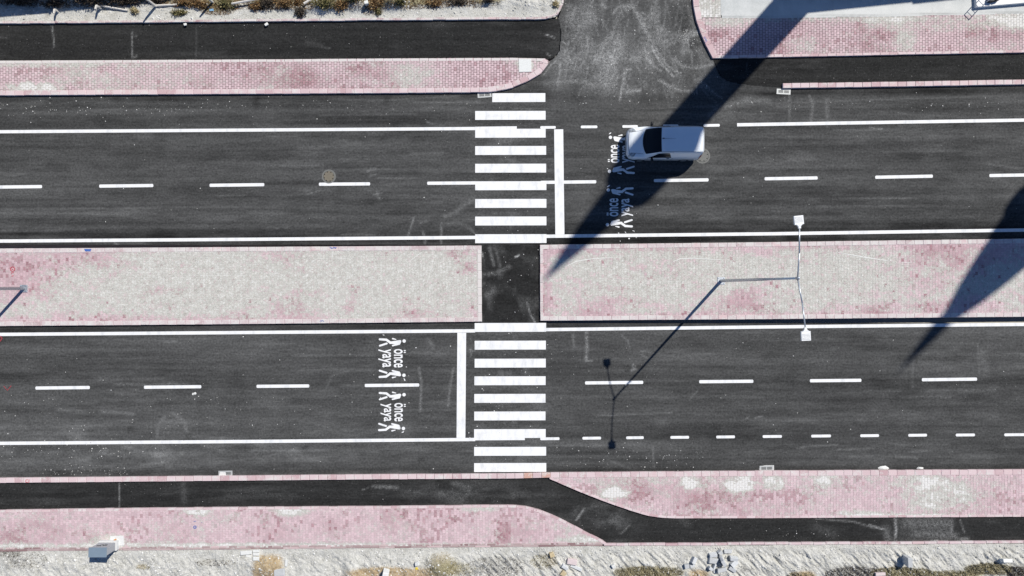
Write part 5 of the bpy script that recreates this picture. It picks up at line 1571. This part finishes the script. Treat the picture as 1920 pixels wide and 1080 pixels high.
# ------------------------------------------------------------------ loose gravel (nobody could count it)
def scatter(name, pts, sizes, mat, label, flat=.6):
    n = len(pts)
    oct_ = np.array([(1, 0, 0), (0, 1, 0), (-1, 0, 0), (0, -1, 0), (0, 0, 1), (0, 0, -.3)], float)
    fs = np.array([(0, 1, 4), (1, 2, 4), (2, 3, 4), (3, 0, 4), (1, 0, 5), (2, 1, 5), (3, 2, 5), (0, 3, 5)])
    a = RNG.rand(n) * 6.28
    st = .6 + .8 * RNG.rand(n, 6, 3)
    v = oct_[None] * st
    c, s_ = np.cos(a)[:, None], np.sin(a)[:, None]
    x = v[:, :, 0] * c - v[:, :, 1] * s_; y = v[:, :, 0] * s_ + v[:, :, 1] * c
    sz = np.asarray(sizes)[:, None]
    Vv = np.stack([x * sz + pts[:, 0:1], y * sz + pts[:, 1:2], v[:, :, 2] * sz * flat + pts[:, 2:3]], -1).reshape(-1, 3)
    loops = (np.arange(n)[:, None, None] * 6 + fs[None]).ravel()
    o = np_mesh(name, Vv, loops, np.full(n * 8, 3), mat)
    tag(o, label, kind="stuff")
    return o


def road_gravel():
    pts = []; sz = []
    def add(n, fx, fy, s0=.009, s1=.036, p=3.0):
        for _ in range(n):
            x, y = fx(), fy()
            pts.append((*P(x, y), .004)); sz.append(s0 + (s1 - s0) * random.random() ** p)
    u = random.uniform
    add(150, lambda: u(0, 900), lambda: random.gauss(205, 14)); add(60, lambda: u(0, 900), lambda: u(180, 440))
    add(60, lambda: u(0, 400), lambda: random.gauss(203, 8), .014, .04, 2)
    add(90, lambda: u(1350, 1920), lambda: random.gauss(196, 10)); add(50, lambda: u(1060, 1920), lambda: u(240, 430))
    add(260, lambda: u(1055, 1330), lambda: u(0, 200), .012, .035); add(80, lambda: random.gauss(1290, 12), lambda: random.gauss(70, 14), .012, .03)
    add(60, lambda: random.gauss(955, 40), lambda: u(180, 440)); add(160, lambda: random.gauss(955, 45), lambda: u(620, 880))
    add(130, lambda: u(0, 880), lambda: u(630, 880)); add(140, lambda: u(0, 700), lambda: random.gauss(780, 25)); add(60, lambda: u(0, 250), lambda: random.gauss(846, 12), .014, .045, 2.5)
    add(140, lambda: u(1030, 1920), lambda: u(630, 878)); add(120, lambda: u(1030, 1330), lambda: random.gauss(860, 14)); add(60, lambda: u(80, 240), lambda: random.gauss(883, 5), .01, .032, 2)
    add(110, lambda: u(0, 1040), lambda: u(48, 108)); add(50, lambda: u(0, 1040), lambda: random.gauss(47, 1.5), .012, .036, 2)
    add(60, lambda: u(0, 1030), lambda: u(905, 945)); add(70, lambda: u(1040, 1920), lambda: u(975, 1013)); add(30, lambda: random.gauss(1510, 40), lambda: random.gauss(1003, 6), .015, .045, 2)
    add(25, lambda: u(1080, 1180), lambda: u(955, 1005), .01, .032, 2); add(40, lambda: u(1345, 1920), lambda: u(108, 150)); add(30, lambda: u(905, 1010), lambda: u(465, 600))
    p = np.array(pts)
    ok = np.ones(len(p), bool)
    PX, PY = 960 + S * p[:, 0], 540 - S * p[:, 1]
    ok &= ~((PX > 1170) & (PX < 1325) & (PY > 236) & (PY < 305))
    return p[ok], np.array(sz)[ok]


pp, ss = road_gravel()
scatter("loose_gravel", pp, ss, M["pebble"], "white grit and small stones strewn over the asphalt", .5)


def verge_gravel(poly, zfun, n, y0, y1, dens):
    x = RNG.uniform(-30, 30, n * 3); y = RNG.uniform(P(0, y1)[1], P(0, y0)[1], n * 3)
    ok = shrink_ok(poly, x, y, .12); x = x[ok]; y = y[ok]
    PX, PY = 960 + S * x, 540 - S * y
    k = RNG.rand(len(x)) < dens(PX, PY); x = x[k][:n]; y = y[k][:n]
    z = zfun(x, y)
    return np.stack([x, y, z], 1), .012 + .06 * RNG.rand(len(x)) ** 4


gp_, gs_ = verge_gravel(POLY_LOD, z_lod, 6000, 1020, 1090, lambda X, Y: .3 + .7 * smooth(.45, .65, fbm(X * .02, Y * .05, 3, 501)))
scatter("verge_gravel", gp_, gs_, M["pebble"], "loose stones in the dirt along the bottom edge", .8)
gp_, gs_ = verge_gravel(POLY_TLD, z_tld, 3500, -20, 45, lambda X, Y: .3 + .7 * smooth(.45, .65, fbm(X * .02, Y * .05, 3, 511)))
scatter("verge_gravel", gp_, gs_, M["pebble"], "loose stones in the dirt along the top left edge", .8)

# ------------------------------------------------------------------ dry bushes and weeds
def leaves(n, rx, ry, rz, lw, ll, seed):
    r = np.random.RandomState(seed)
    th = r.rand(n) * 6.283; rad = r.rand(n) ** .6; zz = r.rand(n) ** 1.2
    lump = .4 + 1.0 * vnoise(th * 2.1, rad * 1.5 + seed, seed)
    k = np.sqrt(np.clip(1 - zz * zz * .85, 0, 1))
    c = np.stack([np.cos(th) * rad * rx * k * lump, np.sin(th) * rad * ry * k * lump, zz * rz * (.5 + .5 * lump)], 1)
    d = r.normal(size=(n, 3)); d[:, 2] = np.abs(d[:, 2]) * .6; d /= np.linalg.norm(d, axis=1)[:, None]
    s_ = np.cross(d, r.normal(size=(n, 3))); s_ /= np.linalg.norm(s_, axis=1)[:, None]
    l = (ll * (.5 + r.rand(n)))[:, None]; w = (lw * (.5 + r.rand(n)))[:, None]
    V = np.stack([c - s_ * w * .5, c + d * l * .5 - s_ * w * .1 + s_ * w * .6, c + d * l, c + d * l * .5 - s_ * w * .6], 1).reshape(-1, 3)
    return V


BR = {
    "brown": mat_island("brown_leaf", [(0, (.05, .03, .02)), (.35, (.13, .075, .035)), (.7, (.24, .14, .06)), (1, (.38, .28, .15))]),
    "olive": mat_island("olive_leaf", [(0, (.035, .035, .015)), (.4, (.10, .095, .035)), (.75, (.19, .165, .075)), (1, (.36, .31, .17))]),
    "dark": mat_island("dark_leaf", [(0, (.015, .013, .012)), (.5, (.05, .04, .03)), (1, (.15, .12, .09))]),
    "faded": mat_island("faded_leaf", [(0, (.09, .075, .04)), (.35, (.22, .19, .11)), (.7, (.36, .32, .20)), (1, (.50, .46, .33))]),
    "straw": mat_island("straw_leaf", [(0, (.2, .15, .07)), (.5, (.38, .32, .18)), (1, (.55, .49, .33))]),
}


def bush(x, y, rx, ry, h, kind, label, seed, n=520):
    wx, wy = P(x, y, .3); z = ground_z(wx, wy) - .05
    b = empty("dry_bush", (wx, wy, z)); tag(b, label, "bush", "dry bushes along the top verge")
    V = leaves(n, rx / S, ry / S, h, .035, .12, seed)
    np_mesh("foliage", V, np.arange(len(V)), np.full(n, 4), BR[kind], None, b)
    bm = bmesh.new(); r = random.Random(seed)
    for i in range(9):
        a = r.uniform(0, 6.28); k = r.uniform(.3, .95)
        tube(bm, (r.uniform(-.05, .05), r.uniform(-.05, .05), 0), (math.cos(a) * rx / S * k, math.sin(a) * ry / S * k, h * r.uniform(.5, 1.0)), .014, .005, 5, False)
    bm_obj("stem", bm, M["twig"], b)


for i, (x, y, rx, ry, h, k, lab) in enumerate((
        (250, 19, 9, 8, .22, "straw", "small straw coloured tuft at the right end of the longest fallen pole"),
        (345, 4, 24, 9, .3, "brown", "low brown bush behind the short fallen pole"),
        (334, 22, 22, 7, .22, "olive", "low olive tuft at the foot of the longest shadow post"),
        (420, 7, 18, 12, .35, "olive", "olive bush just right of the fourth fence post"),
        (372, 6, 18, 9, .3, "brown", "brown bush just left of the fourth fence post"),
        (478, 12, 14, 9, .3, "brown", "reddish brown clump under the raised fallen pole"),
        (500, 5, 22, 14, .45, "dark", "dark bush above the whitest mound's left side"),
        (535, 5, 24, 13, .4, "brown", "brown bush left of the plank end"),
        (563, 22, 11, 13, .3, "dark", "dark narrow bush reaching down to the kerb between two white mounds"),
        (560, 3, 14, 9, .35, "brown", "rusty bush touching the plank end"),
        (608, 8, 26, 13, .45, "olive", "olive bush right of the plank end"),
        (641, 9, 16, 13, .35, "brown", "rust brown bush between two white mounds"),
        (662, 0, 24, 7, .4, "olive", "olive bush above the tallest white mound"),
        (700, 6, 20, 13, .4, "brown", "brown bush around the white boulder"),
        (708, 20, 7, 8, .2, "olive", "little green tuft right of the white boulder"),
        (752, 4, 14, 8, .3, "olive", "thin bush around the pale stick"),
        (815, 5, 16, 9, .35, "brown", "brown bush in the middle of the top verge's right part"),
        (858, 2, 26, 8, .35, "dark", "dark brown bush left of the bare verge corner"),
        (916, 1, 10, 5, .3, "dark", "last dark clump before the bare verge corner"),
        (1042, 6, 7, 8, .22, "straw", "straw tuft inside the rounded verge corner"),
        (40, 3, 46, 8, .5, "dark", "dark scrub in the house's shade at the top left corner"),
        (105, 6, 30, 10, .5, "dark", "dark scrub around the leftmost fence post"),
        (170, 3, 40, 10, .5, "dark", "dark scrub between the first two fence posts"),
        (235, 2, 40, 10, .45, "dark", "dark scrub above the longest fallen pole"),
        (290, 0, 24, 8, .4, "dark", "dark scrub behind the longest shadow post"))):
    bush(x, y, rx, ry, h, k, lab, 600 + i, int(160 + rx * ry * 2.6))


def weeds(name, areas, label, mat, seed, hgt=.10):
    r = np.random.RandomState(seed); C = []
    for (cx, cy, rx, ry, n) in areas:
        a = r.rand(n) * 6.283; q = np.sqrt(r.rand(n))
        C.append(np.stack([cx + np.cos(a) * q * rx, cy + np.sin(a) * q * ry], 1))
    C = np.concatenate(C)
    x = (C[:, 0] - 960) / S; y = (540 - C[:, 1]) / S
    z = np.where(C[:, 1] > 500, z_lod(x, y), z_tld(x, y))
    n = len(x); d = r.normal(size=(n, 3)); d[:, 2] = np.abs(d[:, 2]) + .2; d /= np.linalg.norm(d, axis=1)[:, None]
    s_ = np.cross(d, r.normal(size=(n, 3))); s_ /= np.linalg.norm(s_, axis=1)[:, None]
    c = np.stack([x, y, z], 1); l = (hgt * (.4 + r.rand(n)))[:, None]
    V = np.stack([c - s_ * .014, c + s_ * .014, c + d * l], 1).reshape(-1, 3)
    o = np_mesh(name, V, np.arange(3 * n), np.full(n, 3), mat); tag(o, label, kind="stuff")


weeds("dry_grass", [(1215, 1072, 66, 12, 3200), (1690, 1073, 60, 11, 2400), (1850, 1066, 45, 11, 2200), (1780, 1076, 50, 7, 900), (828, 1058, 30, 24, 450), (860, 1068, 34, 14, 350), (1020, 1052, 26, 14, 700), (1500, 1078, 26, 7, 500), (270, 1062, 14, 5, 120)],
      "dry olive grass in patches along the bottom verge", BR["faded"], 701)
weeds("dry_grass", [(600, 8, 300, 13, 8500), (410, 20, 34, 10, 900), (150, 6, 160, 10, 1500), (700, 24, 20, 8, 200), (880, 8, 60, 8, 500)], "dry brown weeds between the bushes on the top verge", BR["brown"], 702)
weeds("dark_stubble", [(1600, 1074, 56, 12, 1500), (1905, 1072, 22, 12, 1200), (20, 1028, 24, 16, 500), (55, 1050, 40, 16, 300), (405, 1054, 40, 6, 260), (930, 1062, 55, 20, 700)], "dark stubble and twigs in the bottom verge", BR["dark"], 703, .09)
